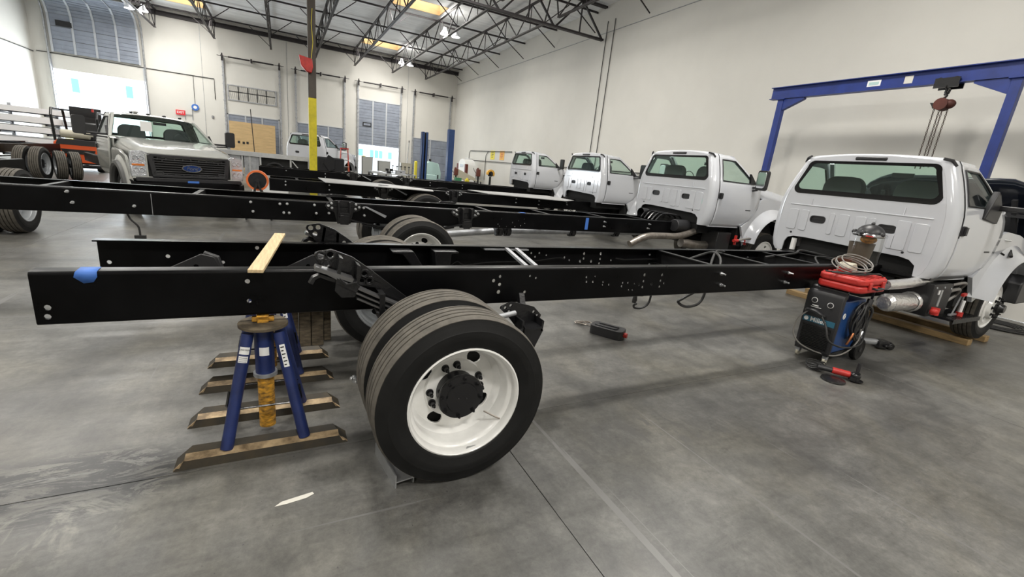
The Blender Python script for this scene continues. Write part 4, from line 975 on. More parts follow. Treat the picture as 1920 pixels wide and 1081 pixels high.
def jack_stand(x, y, ztop, label):
    t = thing('jack_stand', label, 'jack stand', (x, y, 0))
    for by in (-.20, .20):
        L_ = .42
        q_ = [(by-.060, 0), (by-.046, .044), (by+.004, .054), (by+.036, .078), (by+.060, .0)]
        p = MB().prism(q_, -L_, L_, 'yz'); p.v = [(vx-(.075 if vx > 0 else -.075)*(vz/.078), vy, vz) for vx, vy, vz in p.v]
        p = p.build('base_rail', M['basedark'], t, smooth=0)
        e_ = MB().prism([(by-.0475, .0445), (by+.004, .0555), (by+.004, .0535), (by-.0465, .0430)], -L_, L_, 'yz'); e_.v = [(vx-(.075 if vx > 0 else -.075)*(.05/.078), vy, vz) for vx, vy, vz in e_.v]
        e_.build('worn_edge', M['edge'], p, smooth=0)
        for sx in (-1, 1): MB().prism([(sx*L_, .002), (sx*(L_-.044), .045), (sx*(L_-.048), .052), (sx*(L_-.02), .0)], by-.056, by-.040).build('worn_end', M['edge'], p, smooth=0)
    for sx in (-1, 1):
        for sy in (-1, 1):
            MB().cyl((sx*.19, sy*.205, .05), (sx*.075, sy*.05, ztop-.10), .031, n=16).build('leg', M['blue'], t)
    MB().lathe([(.0, ztop-.075), (.115, ztop-.075), (.125, ztop-.07), (.125, ztop-.055), (.115, ztop-.05), (0, ztop-.05)], axis='z', n=28).build('top_plate', M['oldwood'], t)
    MB().cyl((0, 0, ztop-.36), (0, 0, ztop-.06), .050, n=18).build('sleeve', M['blue'], t)
    MB().cyl((0, 0, ztop-.375), (0, 0, ztop-.355), .062, n=18).build('collar', M['steel_grey'], t)
    MB().cyl((0, 0, .045), (0, 0, ztop-.37), .043, n=20).build('lifting_tube', M['yellow'], t)
    s = MB().box(-.028, .028, -.028, .028, ztop-.055, ztop-.004).box(-.055, .055, -.018, .018, ztop-.045, ztop-.018).box(-.03, .03, -.05, .05, ztop-.012, ztop-.003)
    s.build('saddle', M['yellow'], t, bevel=.004)
    w_ = MB()
    zz = .25; q = .150
    w_.tube([(-q-.02, -.13, zz+.10), (-q-.035, -.14, zz+.02), (-q-.02, -.15, zz), (q+.02, -.15, zz), (q+.03, -.14, zz+.02), (q+.02, -.13, zz+.10)], .006, 6)
    w_.tube([(-q-.02, .13, zz), (q+.02, .13, zz)], .005, 6)
    w_.tube([(.09, -.08, ztop-.16), (.10, -.09, ztop-.22), (.085, -.10, ztop-.25), (.06, -.10, ztop-.25)], .005, 6).tube([(-.09, -.08, ztop-.16), (-.11, -.09, ztop-.24), (-.09, -.10, ztop-.26)], .005, 6)
    w_.build('wire_loop', M['black_metal'], t)['kind'] = 'stuff'
    # stickers wrapped on the front legs
    for sx, body in ((-1, 'LINCOLN'), (1, '')):
        a = Vector((sx*.19, -.205, .05)); b = Vector((sx*.075, -.05, ztop-.10)); d = (b-a).normalized()
        p = b-d*.10; n_ = Vector((0, -1, 0)); n_ = (n_-d*n_.dot(d)).normalized(); xd = d.cross(-n_).normalized()
        if xd.x < 0: xd = -xd
        Mx = frameM(p+n_*.031, xd, d)
        def strip(u0, u1, v0, v1, mt, nm, lift=0):
            mb = MB()
            def g(i, j):
                ang = (u0+(u1-u0)*i/6)/.031; return p+d*(v0+(v1-v0)*j)+(n_*math.cos(ang)+xd*math.sin(ang))*(.0314+lift)
            mb.grid(g, 7, 2).build(nm, mt, t)
        if sx < 0:
            strip(-.026, .026, -.01, .03, M['signwhite'], 'sticker'); strip(-.024, .024, -.055, -.02, M['signwhite'], 'sticker')
            text('lettering', 'LINCOLN', .011, frameM(p+n_*.0322+d*.015, xd, d), M['black'], t, .0005)
            for k in range(3): strip(-.02, .02, -.03-.01*k, -.028-.01*k, M['black'], 'sticker_print', .0004)
        else:
            strip(-.012, .016, -.10, .03, M['signwhite'], 'sticker')
            for k in range(6): strip(-.008, .010-.006*(k % 2), .018-.02*k, .011-.02*k, M['black'], 'sticker_print', .0004)
    MB().grid(lambda i, j: (.0505*math.sin(-.5+1.0*i/6), -.0505*math.cos(-.5+1.0*i/6), ztop-.24+.05*j), 7, 2).build('sticker', M['signwhite'], t)
    return t
jack_stand(-.12, 2.68, .745, 'blue jack stand with a worn yellow tube under the near frame rail')
jack_stand(-.12, 3.50, .745, 'rear blue jack stand under the far rail, mostly hidden by the front one')
t = thing('timber_block_stack', 'stack of oil-stained timber blocks standing behind the blue jack stands', 'timber', (.13, 4.0, 0))
for k, (x0, x1) in enumerate(((-.14, -.045), (-.04, .05), (.055, .15))): MB().box(x0, x1, -.08, .08, 0, .40-.02*k).build('timber', M['oldwood'], t, bevel=.006)
MB().box(.16, .22, .02, .12, 0, .38).build('timber', M['oldwood'], t, bevel=.006)
# aluminium beam offcut used as wheel chock
t = thing('aluminium_beam_offcut', 'short white aluminium I-beam wedged under the near outer tyre', 'beam', (.32, 2.1, 0), R(8))
MB().box(-.052, -.045, -.18, .14, 0, .075).box(.045, .052, -.18, .14, 0, .075).box(-.045, .045, -.18, .14, .030, .037).build('profile', M['alu'], t, smooth=0)
t.location = (.50, 2.12, 0)
o = tag(MB().prism([(-.078, 2.0), (-.03, 2.0), (.06, 2.012), (.095, 2.030), (.088, 2.045), (-.02, 2.028), (-.05, 2.022)], .001, .0025, 'xy').build('tape_scrap', M['paper']), 'torn strip of pale tape stuck to the floor before the jack stands', 'scrap')
# oil jug and rag
t = thing('oil_jug', 'black plastic jug with a red cap lying on the floor', 'jug', (3.17, 3.55, 0), R(-62))
MB().prism(rrect(-.20, .17, -.10, .10, .05, 4), 0, .10, 'xy').build('jug_body', M['black_plastic'], t, bevel=.025)
MB().prism(rrect(-.16, .10, -.06, .06, .03, 3), .10, .112, 'xy').box(-.12, .10, -.012, .012, .11, .125).build('handle', M['black_plastic'], t, bevel=.008)
MB().cyl((.17, 0, .05), (.205, 0, .05), .026, n=16).build('cap', M['red'], t)
t.rotation_euler = (0, 0, R(-58))
t = thing('wire_scrap', 'crumpled bit of wire and foil on the floor beside the black jug', 'scrap', (3.08, 3.88, 0))
m = MB()
random.seed(3)
m.tube(spline([(random.uniform(-.09, .09), random.uniform(-.09, .09), random.uniform(.008, .05)) for _ in range(14)]), .006, 5).build('wire', M['pipe'], t)
# ------------------------------------------------------------------ the other cab trucks in the row
def undercarriage(t, X, Y, xa, zt, near=True, k=1.0, rim=None):
    """rear axle with duals, leaf springs and cast hangers; truck root t at (X, Y)"""
    O = (X, Y, 0)
    for s in (-1, 1):
        wheel(t, (xa-X, s*(1.205-.125), WR*k), s, 'outer', rim or RIM_OUT, name='outer_wheel', k=k); wheel(t, (xa-X, s*(1.205-.445), WR*k), -s, 'inner', RIM_GREY if k == 1 else RIM2_OUT, name='inner_wheel', k=k)
        m = MB(O); a, b = sorted((Y+s*.50, Y+s*.58)); leaf_pack(m, (xa-.78, zt-.20), (xa+.78, zt-.20), a, b, 4, .10, .018, .011); m.build('leaf_spring', M['black_metal'], t, smooth=0)
        for dx in (-.85, .85):
            m = MB(O); hanger(m, xa+dx, zt-.10, Y+s*.433, s); hh_ = m.build('spring_hanger', M['black_metal'], t, bevel=.003)
            for q in ((-.19, .055), (-.15, .09), (-.145, .03), (.19, .055), (.15, .09), (.145, .03)): inst('bolt', bolt_me, hh_, (xa+dx+q[0]-X, s*.447, zt-.10+q[1]), (0, 0, 0 if s < 0 else PI))
        m = MB(O); m.prism([(xa-.60, zt-.03), (xa-.56, zt-.03), (xa-.30, zt-.14), (xa-.32, zt-.17)], *sorted((Y+s*.435, Y+s*.46))); m.build('bump_stop_strap', M['steel_grey'], t)
    MB(O).cyl((xa, Y-1.0, WR*k), (xa, Y+1.0, WR*k), .06, n=14).sphere((xa, Y, WR*k), .19, .17, .19).build('rear_axle', M['black_metal'], t)
def crossmembers(t, X, Y, xs, zt):
    for x in xs: m = MB((X, Y, 0)); cross(m, x, zt, .16, Y-.425, Y+.425); m.build('crossmember', M['black'], t, smooth=0)
H2 = [(3.4, .93, .010), (3.42, .86, .008), (3.0, .92, .008), (2.95, .83, .009), (2.98, .80, .009), (3.2, .87, .012), (3.35, .82, .010), (3.25, .80, .008), (3.1, .80, .008), (3.30, .90, .010), (5.5, .94, .009)]
X2, Y2 = 6.90, 6.62
t2 = truck('chassis_cab_truck', 'white cab truck second from the camera, white fender and long bare frame', 'truck', X2, Y2, -2.8, 1.55, zt=1.02, dz=.06, holes=H2, arch=1.88)
undercarriage(t2, X2, Y2, 1.55, 1.02)
crossmembers(t2, X2, Y2, (-2.2, -.9, .6, 2.9, 4.0, 5.2, 6.2), 1.02)
O2 = (X2, Y2, 0)
bolts(t2, [(-1.98, .98), (-1.95, .87), (-1.45, .86), (-.35, .97), (-.33, .86), (-.04, .965), (.0, .86), (.04, .97), (.06, .86), (.35, .975), (.37, .87), (.52, .98), (.52, .88), (.95, .97), (.96, .87), (6.05, .95), (6.03, .87), (5.0, .95), (5.0, .87)], Y2-.432, -1, bolt_me, O2)
bolts(t2, [(6.78, .95), (6.80, .90), (6.86, .93), (6.88, .87), (6.80, .85), (6.7, .92)], Y2-.432, -1, flat_bolt, O2)
MB(O2).box(-1.30, -1.295, Y2-.4335, Y2-.4325, .77, 1.0).build('frame_seam', M['steel_grey'], t2)
tag(MB((4.6, 6.18, .9)).box(4.60, 4.66, 6.182, 6.187, .80, 1.0).build('masking_tape', M['tape']), 'upright strip of blue tape on the second truck frame rail', 'tape').location = (4.6, 6.18, .9)
tag(MB((3.35, 6.2, 1.02)).box(3.33, 3.42, 6.19, 6.27, 1.02, 1.024).build('masking_tape', M['tape']), 'small blue tape patch on top of the second frame rail', 'tape').location = (3.35, 6.2, 1.02)
ds = MB(O2).cyl((2.15, Y2-.05, .58), (3.05, Y2-.05, .66), .05, n=14).cyl((3.35, Y2-.05, .68), (6.3, Y2-.05, .74), .055, n=14)
ds.build('drive_shaft', M['steel_grey'], t2)
for x in (3.15, 3.30, 4.6, 5.6): MB(O2).cyl((x-.06, Y2-.05, .665+.02*(x-3)), (x+.06, Y2-.05, .67+.02*(x-3)), .085, n=10).box(x-.03, x+.03, Y2-.15, Y2+.05, .6+.02*(x-3), .80).build('shaft_joint', M['black_metal'], t2, bevel=.01)
MB(O2).tube(spline([(5.4, 5.9, .62), (5.75, 5.9, .76), (6.1, 5.9, .78), (6.5, 5.92, .78), (6.8, 5.95, .82), (7.15, 6.0, .90), (7.6, 6.1, .92)]), .06, 14).build('exhaust_pipe', M['pipe'], t2)
MB(O2).tube(spline([(6.7, 5.95, .66), (6.9, 5.93, .64), (7.15, 5.93, .62), (7.45, 5.93, .62)]), .085, 14).build('silencer', M['pipe'], t2)
MB(O2).box(7.35, 7.72, 5.68, 6.05, .52, .92).build('battery_box', M['black'], t2, bevel=.01)
for x in (7.75, 8.05): MB(O2).cyl((x, 5.62, .78), (x+.12, 5.62, .78), .03).box(x+.03, x+.06, 5.60, 5.64, .70, .88).build('valve', M['red'], t2)
MB(O2).tube(spline([(7.85, 5.62, .78), (8.1, 5.55, .84), (8.3, 5.6, .78), (8.1, 5.65, .74)]), .02, 8).build('coolant_hose', M['hose_grey'], t2)
MB(O2).box(8.05, 8.4, 5.9, 6.0, .5, 1.0).build('mud_flap', M['black_plastic'], t2)
MB(O2).cyl((6.62, 6.12, .96), (6.95, 6.12, .96), .115, n=20).build('air_filter', M['black_plastic'], t2, bevel=.01)
eb = MB(O2)
for k in range(5): eb.tube(spline([(6.3+.05*k, 6.3+.15*k, 1.0), (6.6, 6.4+.12*k, 1.14), (6.9, 6.3+.16*k, 1.12), (7.1, 6.4+.1*k, 1.0)]), .018, 6)
eb.lathe([(.10, -.1), (.10, .1), (.07, .12), (0, .12)], (6.75, 7.1, 1.08), 'x', 16).build('engine_hose', M['black_metal'], t2)
mirror(t2, -1, .0, 'chrome', ext=.10); mirror(t2, 1, .04, 'chrome')
MB(O2).prism([(8.28, 1.86), (8.42, 1.82), (8.40, 1.76), (8.30, 1.79)], 5.675, 5.69).build('hood_vent', M['black_plastic'], t2)
MB(O2).box(6.90-.006, 6.90-.001, 5.82, 5.90, 1.42, 1.50).build('inspection_sticker', M['teal'], t2)
MB(O2).tube(spline([(-1.55, 6.3, .78), (-1.52, 6.28, .70), (-1.46, 6.28, .62), (-1.45, 6.28, .52)]), .010, 6).box(-1.50, -1.40, 6.26, 6.30, .47, .52).build('tail_wiring', M['rubber'], t2)

X3, Y3 = 7.82, 11.0
t3 = truck('chassis_cab_truck', 'white cab truck third from the camera, white sheets lying over its frame', 'truck', X3, Y3, -.25, 2.9, zt=1.0, dz=.06, detail=True)
undercarriage(t3, X3, Y3, 2.9, 1.0)
crossmembers(t3, X3, Y3, (.3, 1.5, 4.2, 5.6, 6.8), 1.0)
bolts(t3, [(.05, .95), (.05, .88), (.9, .94), (.9, .84), (2.0, .93), (2.0, .83), (5.5, .94), (5.5, .84), (7.1, .93), (7.12, .88), (6.2, .93), (6.2, .83)], Y3-.432, -1, bolt_me, (X3, Y3, 0))
mirror(t3, -1, .04, None)
X4, Y4 = 8.35, 15.9
t4 = truck('chassis_cab_truck', 'farthest white cab truck of the row, dark upright mirror at its side', 'truck', X4, Y4, -.62, 2.9, zt=1.02, dz=.12, detail=True)
undercarriage(t4, X4, Y4, 2.9, 1.02)
crossmembers(t4, X4, Y4, (.3, 1.8, 4.2, 5.6, 7.2), 1.02)
bolts(t4, [(.1, .95), (1.2, .95), (1.2, .85), (4.6, .95), (4.6, .85), (5.8, .95), (5.8, .85)], Y4-.432, -1, bolt_me, (X4, Y4, 0))
mirror(t4, -1, .12, None, ext=.22)
# white sheets lying over the rails of the third frame
for i, (pts, lab) in enumerate((([(.76, 11.8), (.80, 10.3), (3.05, 9.95), (3.15, 10.4), (2.3, 11.4)], 'long white printed sheet lying over the tail of the third truck frame'),
        ([(4.55, 11.7), (4.7, 10.6), (6.7, 10.0), (7.3, 10.5), (7.2, 11.8)], 'white plastic sheet crumpled over the third frame just behind its cab'))):
    cx = sum(p[0] for p in pts)/len(pts); cy = sum(p[1] for p in pts)/len(pts)
    m = MB((cx, cy, 1.0)); m.prism(pts, 1.004, 1.018, 'xy')
    o = m.build('plastic_sheet', mat('sheet_white', (.36, .36, .355), .5, var=.22, vscale=1.5, bump=.5, bscale=4), smooth=0); o.location = (cx, cy, 1.0); tag(o, lab, 'sheet')

# ------------------------------------------------------------------ grey pickup chassis truck
tg = truck('grey_truck', 'light grey cab truck with a black grille facing the camera on the left', 'truck', -2.85, 14.02, -8.2, -4.9, zt=.86, dz=-.28, paint=M['grey'], rz=R(-65.5), k=.894, axle_z=.42, rimf=RIM_FRONT2, arch=2.0, detail=False, fw=.35)
for s in (-1, 1):
    mirror(tg, s, -.28, None, ext=.32)
    m = MB()
    arc = [(2.0+.54*math.cos(R(a)), .45+.54*math.sin(R(a))) for a in range(185, -10, -12)]
    m.tube([(x, s*1.02, z) for x, z in arc], .065, 8).build('wheel_arch_trim', mat('arch_trim_grey', (.07, .07, .068), .6), tg)
    for so in (-1, 1): pass
for s in (-1, 1):
    wheel(tg, (-5.3, s*1.0, .42), s, 'outer', RIM2_OUT, name='outer_wheel', k=.9); wheel(tg, (-5.3, s*.68, .42), -s, 'inner', RIM2_OUT, name='inner_wheel', k=.9)
MB().cyl((-5.3, -.9, .42), (-5.3, .9, .42), .06).build('rear_axle', M['black_metal'], tg)
MB().box(2.86, 2.872, -.15, .15, .60, .72).build('paper_plate', M['signwhite'], tg); MB().box(2.875, 2.88, -.10, .10, .70, .76).build('tape', M['tape'], tg)
for y in (-.45, -.15, .15, .45): MB().sphere((.72, y, 2.345-.28-.03), .06, .035, .022).build('roof_lamp', M['black_plastic'], tg)
MB().sphere((.35, -.3, 2.06), .07, .07, .03).build('roof_aerial', M['grey'], tg)
MB().box(1.36, 1.365, -.45, -.25, 1.66, 1.86).build('windscreen_paper', M['signwhite'], tg)

# ------------------------------------------------------------------ gantry crane
GX = 10.35
t = thing('gantry_crane', 'blue steel gantry crane spanning the nearest cab truck', 'crane', (GX, 5.2, 0))
O = (GX, 5.2, 0)
MB(O).box(GX-.075, GX+.075, 2.50, 7.38, 4.115, 4.13).box(GX-.075, GX+.075, 2.50, 7.38, 3.87, 3.885).box(GX-.006, GX+.006, 2.50, 7.38, 3.885, 4.115).build('beam', M['gantry'], t, smooth=0)
for y in (3.25, 7.10):
    s = 1 if y < 5 else -1
    MB(O).box(GX-.065, GX+.065, y-.065, y+.065, .22, 3.855).box(GX-.10, GX+.10, y-.10, y+.10, 3.845, 3.87).build('leg', M['gantry'], t, bevel=.006)
    MB(O).prism([(y+s*.065, 3.865), (y+s*.52, 3.865), (y+s*.52, 3.83), (y+s*.065, 3.62)], GX-.05, GX+.05, 'yz').build('gusset', M['gantry'], t, smooth=0)
    MB(O).box(GX-.45, GX+.75, y-.05, y+.05, .12, .22).build('foot_beam', M['gantry'], t, smooth=0)
    for sx, fx_ in ((-1, .36), (1, .66)):
        MB(O).beam((GX+sx*fx_, y, .2), (GX, y, 2.0), .07).build('brace', M['gantry'], t, smooth=0)
        MB(O).cyl((GX+sx*fx_, y-.025, .06), (GX+sx*fx_, y+.025, .06), .06).build('caster', M['black_plastic'], t)
MB(O).box(GX-.010, GX-.0065, 5.17, 5.40, 3.95, 4.06).build('maker_plate', M['signwhite'], t, smooth=0)
MB(O).box(GX-.013, GX-.0105, 5.20, 5.37, 3.975, 4.03).build('maker_plate_print', M['teal'], t, smooth=0)
MB(O).box(GX-.011, GX-.0065, 4.66, 4.79, 3.94, 4.07).build('capacity_plate', M['paper'], t, smooth=0)
HY = 4.11
t = thing('chain_hoist', 'rusty chain hoist on a black trolley hanging from the blue gantry beam', 'hoist', (GX, HY, 3.87))
O = (GX, HY, 3.87)
m = MB(O)
for sx in (-1, 1):
    m.box(GX+sx*.10-.01, GX+sx*.10+.01, HY-.17, HY+.17, 3.79, 3.95)
    for yy in (HY-.11, HY+.11): m.cyl((GX+sx*.02, yy, 3.92), (GX+sx*.09, yy, 3.92), .047)
m.cyl((GX-.13, HY, 3.81), (GX+.13, HY, 3.81), .024)
m.build('trolley', M['black_metal'], t)
MB(O).tube([(GX, HY, 3.81), (GX, HY+.01, 3.73), (GX, HY-.02, 3.67), (GX, HY+.01, 3.63)], .023, 8).tube([(GX, HY-.04, 3.77), (GX, HY-.03, 3.71), (GX, HY+.02, 3.69)], .019, 6).build('hook', M['black_metal'], t)
MB(O).cyl((GX-.09, HY, 3.53), (GX+.09, HY, 3.53), .10, n=18).sphere((GX, HY-.09, 3.53), .07, .095, .08).build('hoist_body', mat('rusty_red', (.085, .022, .015), .6, .3, var=.4), t)
MB(O).prism([(HY+.03, 3.55), (HY+.18, 3.57), (HY+.14, 3.51), (HY+.12, 3.47), (HY+.03, 3.48)], GX-.02, GX+.02, 'yz').build('lever', M['black_metal'], t)
M['chain'] = mat('chain_rust', (.07, .05, .04), .5, .5)
link = MB().tube([(.011*math.cos(2*PI*k/8), 0, .022*math.sin(2*PI*k/8)) for k in range(8)], .0045, 5, closed=True).mesh('chain_link', M['pipe'])
for ci, (yy, x_, zb) in enumerate(((HY+.08, GX-.04, 2.42), (HY+.03, GX+.03, 2.42), (HY-.03, GX-.02, 2.47), (HY-.08, GX+.04, 2.47))):
    m = MB(O); z = 3.46; q = 0
    while z > zb:
        m.M = Matrix.Translation((x_, yy, z)) @ Matrix.Rotation(PI/2*(q % 2), 4, 'Z'); m.tube([(.011*math.cos(2*PI*k/6), 0, .022*math.sin(2*PI*k/6)) for k in range(6)], .0055, 4, closed=True); z -= .036; q += 1
    m.M = Matrix.Identity(4)
    m.build('chain', M['chain'], t, smooth=0)['kind'] = 'stuff'

# ------------------------------------------------------------------ welder on its cart, with the things on it
WX, WY, WA = 5.05, 2.275, R(5)
t = thing('welding_machine', 'blue and black wheeled welding machine draped with cables', 'welder', (WX, WY, 0), WA)
MB().box(.03, .56, .0, .33, .13, .70).build('case', M['welder_blue'], t, bevel=.012)
MB().prism([(.0, .115), (.035, .115), (.035, .73), (.06, .76), (.035, .775), (-.01, .765), (-.03, .72)], -.008, .338, 'xz').build('front_panel', M['black_plastic'], t, bevel=.01)
fp = MB()
for k in range(15): fp.box(-.022, .0, .03, .30, .15+k*.0165, .157+k*.0165)
fp.build('louvre', M['black_metal'], t, smooth=0)
MB().box(-.020, -.005, .012, .318, .415, .475).build('name_strip', mat('strip_blue', (.03, .13, .20), .4), t)
text('name_lettering', 'Miller', .066, frameM((-.0215, .17, .445), (0, -1, 0), (0, 0, 1)), M['signwhite'], t, .0005, bold=.001)
MB().prism(circ(.285, .445, .022, 16), -.0225, -.020, 'yz').build('name_logo', M['signwhite'], t)
for kx, ky in ((.25, .655), (.095, .640)):
    MB().lathe([(.030, -.030), (.030, -.026), (.024, -.026), (.024, -.030)], (0, ky*0+kx, ky), 'x', 20, closed=True).build('dial', M['signwhite'], t)
    MB().cyl((-.02, kx, ky), (-.055, kx, ky), .019, .016, 14).build('knob', M['black_plastic'], t)
MB().box(-.03, -.028, .20, .26, .595, .606).box(-.03, -.028, .17, .27, .58, .586).build('panel_print', M['signwhite'], t, smooth=0)
MB().tube(spline([(-.03, .30, .53), (-.07, .27, .55), (-.075, .2, .55), (-.07, .15, .53), (-.03, .12, .51)]), .018, 8).build('gun_socket', M['black_plastic'], t)
MB().prism([(.02, .72), (.02, .80), (.05, .815), (.08, .80), (.08, .72), (.06, .72), (.06, .785), (.04, .785), (.04, .72)], .0, .33, 'xz').build('top_handle', M['black_plastic'], t, bevel=.006)
MB().prism(circ(.115, .54, .032, 20), -.0022, .0, 'xz').build('round_badge', M['signwhite'], t); MB().prism([(.10, .52), (.11, .52), (.13, .56), (.12, .56)], -.003, -.0022, 'xz').build('round_badge_print', M['black'], t)
MB().box(.0, .86, .0, .33, .095, .13).box(.56, .86, .02, .31, .13, .15).beam((.84, .05, .12), (.86, .05, .85), .02).beam((.84, .28, .12), (.86, .28, .85), .02).beam((.86, .05, .85), (.86, .28, .85), .02).build('cart_tray', M['black_metal'], t, smooth=0)
for cy in (.03, .30):
    MB().box(.02, .07, cy-.02, cy+.02, .05, .10).build('caster_fork', M['steel_grey'], t); MB().cyl((.045, cy-.012, .035), (.045, cy+.012, .035), .035, n=16).build('caster', M['cream'], t)
for cy in (-.035, .365):
    w_ = MB().lathe([(.03, -.03), (.09, -.02), (.115, -.03), (.125, -.02), (.125, .02), (.115, .03), (.09, .02), (.03, .03)], (.62, cy, .125), 'y', 28, closed=True).build('rear_wheel', M['tyre'], t)
    sp = MB()
    for q in range(6): a = 2*PI*q/6; sp.beam((.62, cy, .125), (.62+.09*math.cos(a), cy, .125+.09*math.sin(a)), .02)
    sp.cyl((.62, cy-.035, .125), (.62, cy+.035, .125), .03).build('wheel_spoke', M['black_plastic'], t)
random.seed(11)
cb = MB()
for q in range(11):
    a0 = random.uniform(0, 6); ry = random.uniform(.09, .13); rz_ = random.uniform(.16, .22); cx = .38+random.uniform(-.04, .05)
    cb.tube([(cx+ry*math.cos(2*PI*k/20)+.02*math.sin(a0+k), -.035-.012*(q % 5)-.008*math.sin(k+a0), .47+rz_*math.sin(2*PI*k/20)) for k in range(20)], .011, 6, closed=True)
cb.build('cable_coil', M['rubber'], t)['kind'] = 'stuff'
MB().tube(spline([(-.06, .13, .51), (-.10, .05, .42), (-.10, .00, .30), (.02, -.06, .24), (.2, -.10, .22), (.38, -.12, .25), (.48, -.10, .36), (.50, -.07, .50), (.44, -.05, .66)]), .010, 7).build('torch_cable', M['rubber'], t)
MB().tube(spline([(-.05, .27, .54), (-.10, .33, .42), (-.10, .33, .25), (-.05, .22, .14), (.04, .0, .11), (.2, -.08, .16), (.36, -.1, .28), (.40, -.08, .40)]), .008, 6).build('power_cable', M['hose_grey'], t)
MB().tube(spline([(.20, -.06, .24), (.21, -.075, .31), (.235, -.08, .37)]), .013, 8).build('torch_nozzle', mat('copper', (.55, .22, .10), .35, 1), t)
MB().tube([(.44, -.075, .30), (.48, -.075, .36)], .018, 8).build('ground_clamp', M['alu'], t)
MB().tube([(.46, -.06, .66), (.48, -.06, .72)], .03, 8).build('cable_hanger', M['black_plastic'], t)
# pipe roller tool lying behind
t = thing('grey_tube_tool', 'grey metal tube tool lying on the floor behind the welding machine', 'tool', (6.3, 2.5, 0), R(-20))
MB().cyl((-.35, 0, .10), (.16, 0, .075), .04, n=16).build('tube', M['steel_grey'], t)
MB().box(.14, .32, -.07, .07, .02, .10).box(.2, .30, -.10, .10, .04, .07).cyl((.3, -.09, .05), (.3, .09, .05), .045).build('tool_head', M['black_metal'], t, bevel=.01)
# red case
t = thing('tool_case', 'scuffed red plastic tool case lying on top of the welding machine', 'case', (5.30, 2.38, .80), R(4))
def case_half(z0, z1, nm):
    m = MB().prism([(-.28, -.17), (-.22, -.21), (.26, -.21), (.32, -.17), (.32, .17), (.26, .21), (-.22, .21), (-.28, .17)], z0, z1, 'xy'); m.build(nm, M['red'], t, bevel=.02)
case_half(.018, .09, 'case_base'); case_half(.094, .165, 'case_lid')
for x in (-.12, .18): MB().box(x-.03, x+.03, -.225, -.205, .06, .13).build('latch', M['red'], t, bevel=.006)
MB().tube([(-.04, -.205, .07), (-.04, -.25, .07), (.10, -.25, .07), (.10, -.205, .07)], .012, 6).build('handle', M['black_plastic'], t)
m = MB()
for k in range(5): m.box(-.24+k*.115, -.20+k*.115, -.19, .19, .163, .175)
m.build('lid_rib', M['red'], t, bevel=.004)
# on top of the case
t = thing('cable_and_charger', 'beige corded unit inside a loose coil of grey cable on the red case', 'cable', (5.26, 2.43, .975))
cb = MB()
for q, (rr, zz) in enumerate(((.17, .02), (.16, .035), (.18, .05), (.155, .075))):
    cb.tube([(.02*q*.3+rr*math.cos(2*PI*k/28), -.02*q+rr*.85*math.sin(2*PI*k/28), zz+.055*(1+math.cos(2*PI*k/28-1.0))) for k in range(28)], .0065, 6, closed=True)
cb.build('cable_loop', M['hose_grey'], t)['kind'] = 'stuff'
MB().tube(spline([(-.3, .05, .01), (-.1, -.12, .02), (.1, -.2, .03), (.25, -.2, .02), (.34, -.24, -.06)]), .008, 6).tube(spline([(-.28, .0, .01), (-.1, -.16, .015), (.14, -.17, .02)]), .008, 6).build('cord', M['rubber'], t)
MB().prism([(-.07, 0), (.07, 0), (.08, .06), (.03, .11), (-.06, .10), (-.09, .05)], -.06, .07, 'xz').build('unit_body', M['cream'], t, bevel=.015); MB().box(-.10, -.05, -.075, .04, .01, .055).build('unit_trim', M['red'], t, bevel=.006)
t = thing('paper_bin', 'brown tub standing on the near frame rail behind the face shield', 'tub', (5.95, 2.68, 1.0))
MB().lathe([(.0, 0), (.10, 0), (.125, .26), (.118, .26), (.095, .01), (0, .01)], axis='z', n=24).build('tub_body', mat('tub_brown', (.09, .07, .05), .6), t)
MB().box(-.10, .10, -.08, .08, .0, .004).build('base_pad', M['black_metal'], t)
t = thing('face_shield', 'clear grinding face shield with chrome headband propped above the red case', 'face shield', (5.88, 2.60, 1.29))
def fs(i, j):
    a = R(150+i*20); r_ = .125+.01*j/4; r_ *= 1.12; return (r_*math.cos(a), r_*math.sin(a), .08-.32*j/4+(.03*math.cos((i-4)*.5)*(j == 4)*-1))
MB().grid(fs, 10, 5).build('visor', M['glassclear'], t)
MB().sphere((0, 0, .08), .135, .135, .11, 20, 8, 0, PI*.52).build('crown', M['black_plastic'], t)
MB().tube([(.145*math.cos(2*PI*k/24), .145*math.sin(2*PI*k/24), .07) for k in range(24)], .020, 8, closed=True).build('headband', M['chrome'], t)
for a in (110, 175, 250): MB().sphere((.145*math.cos(R(a)), .145*math.sin(R(a)), .09), .028).build('ratchet_knob', M['black_plastic'], t)
MB().sphere((0, 0, .02), .08, .08, .05).build('headgear_pad', M['yellow'], t)
MB().sphere((0, 0, .195), .02).build('crown_knob', M['black_plastic'], t)
t = tag(MB().lathe([(0, -.002), (.085, -.002), (.09, .001), (.085, .004), (0, .004)], axis='z', n=32).build('sanding_disc', M['tan']), 'tan sanding disc leaning against the face shield', 'disc'); t.location = (5.60, 2.66, 1.06); t.rotation_euler = (R(-18), R(24), 0)
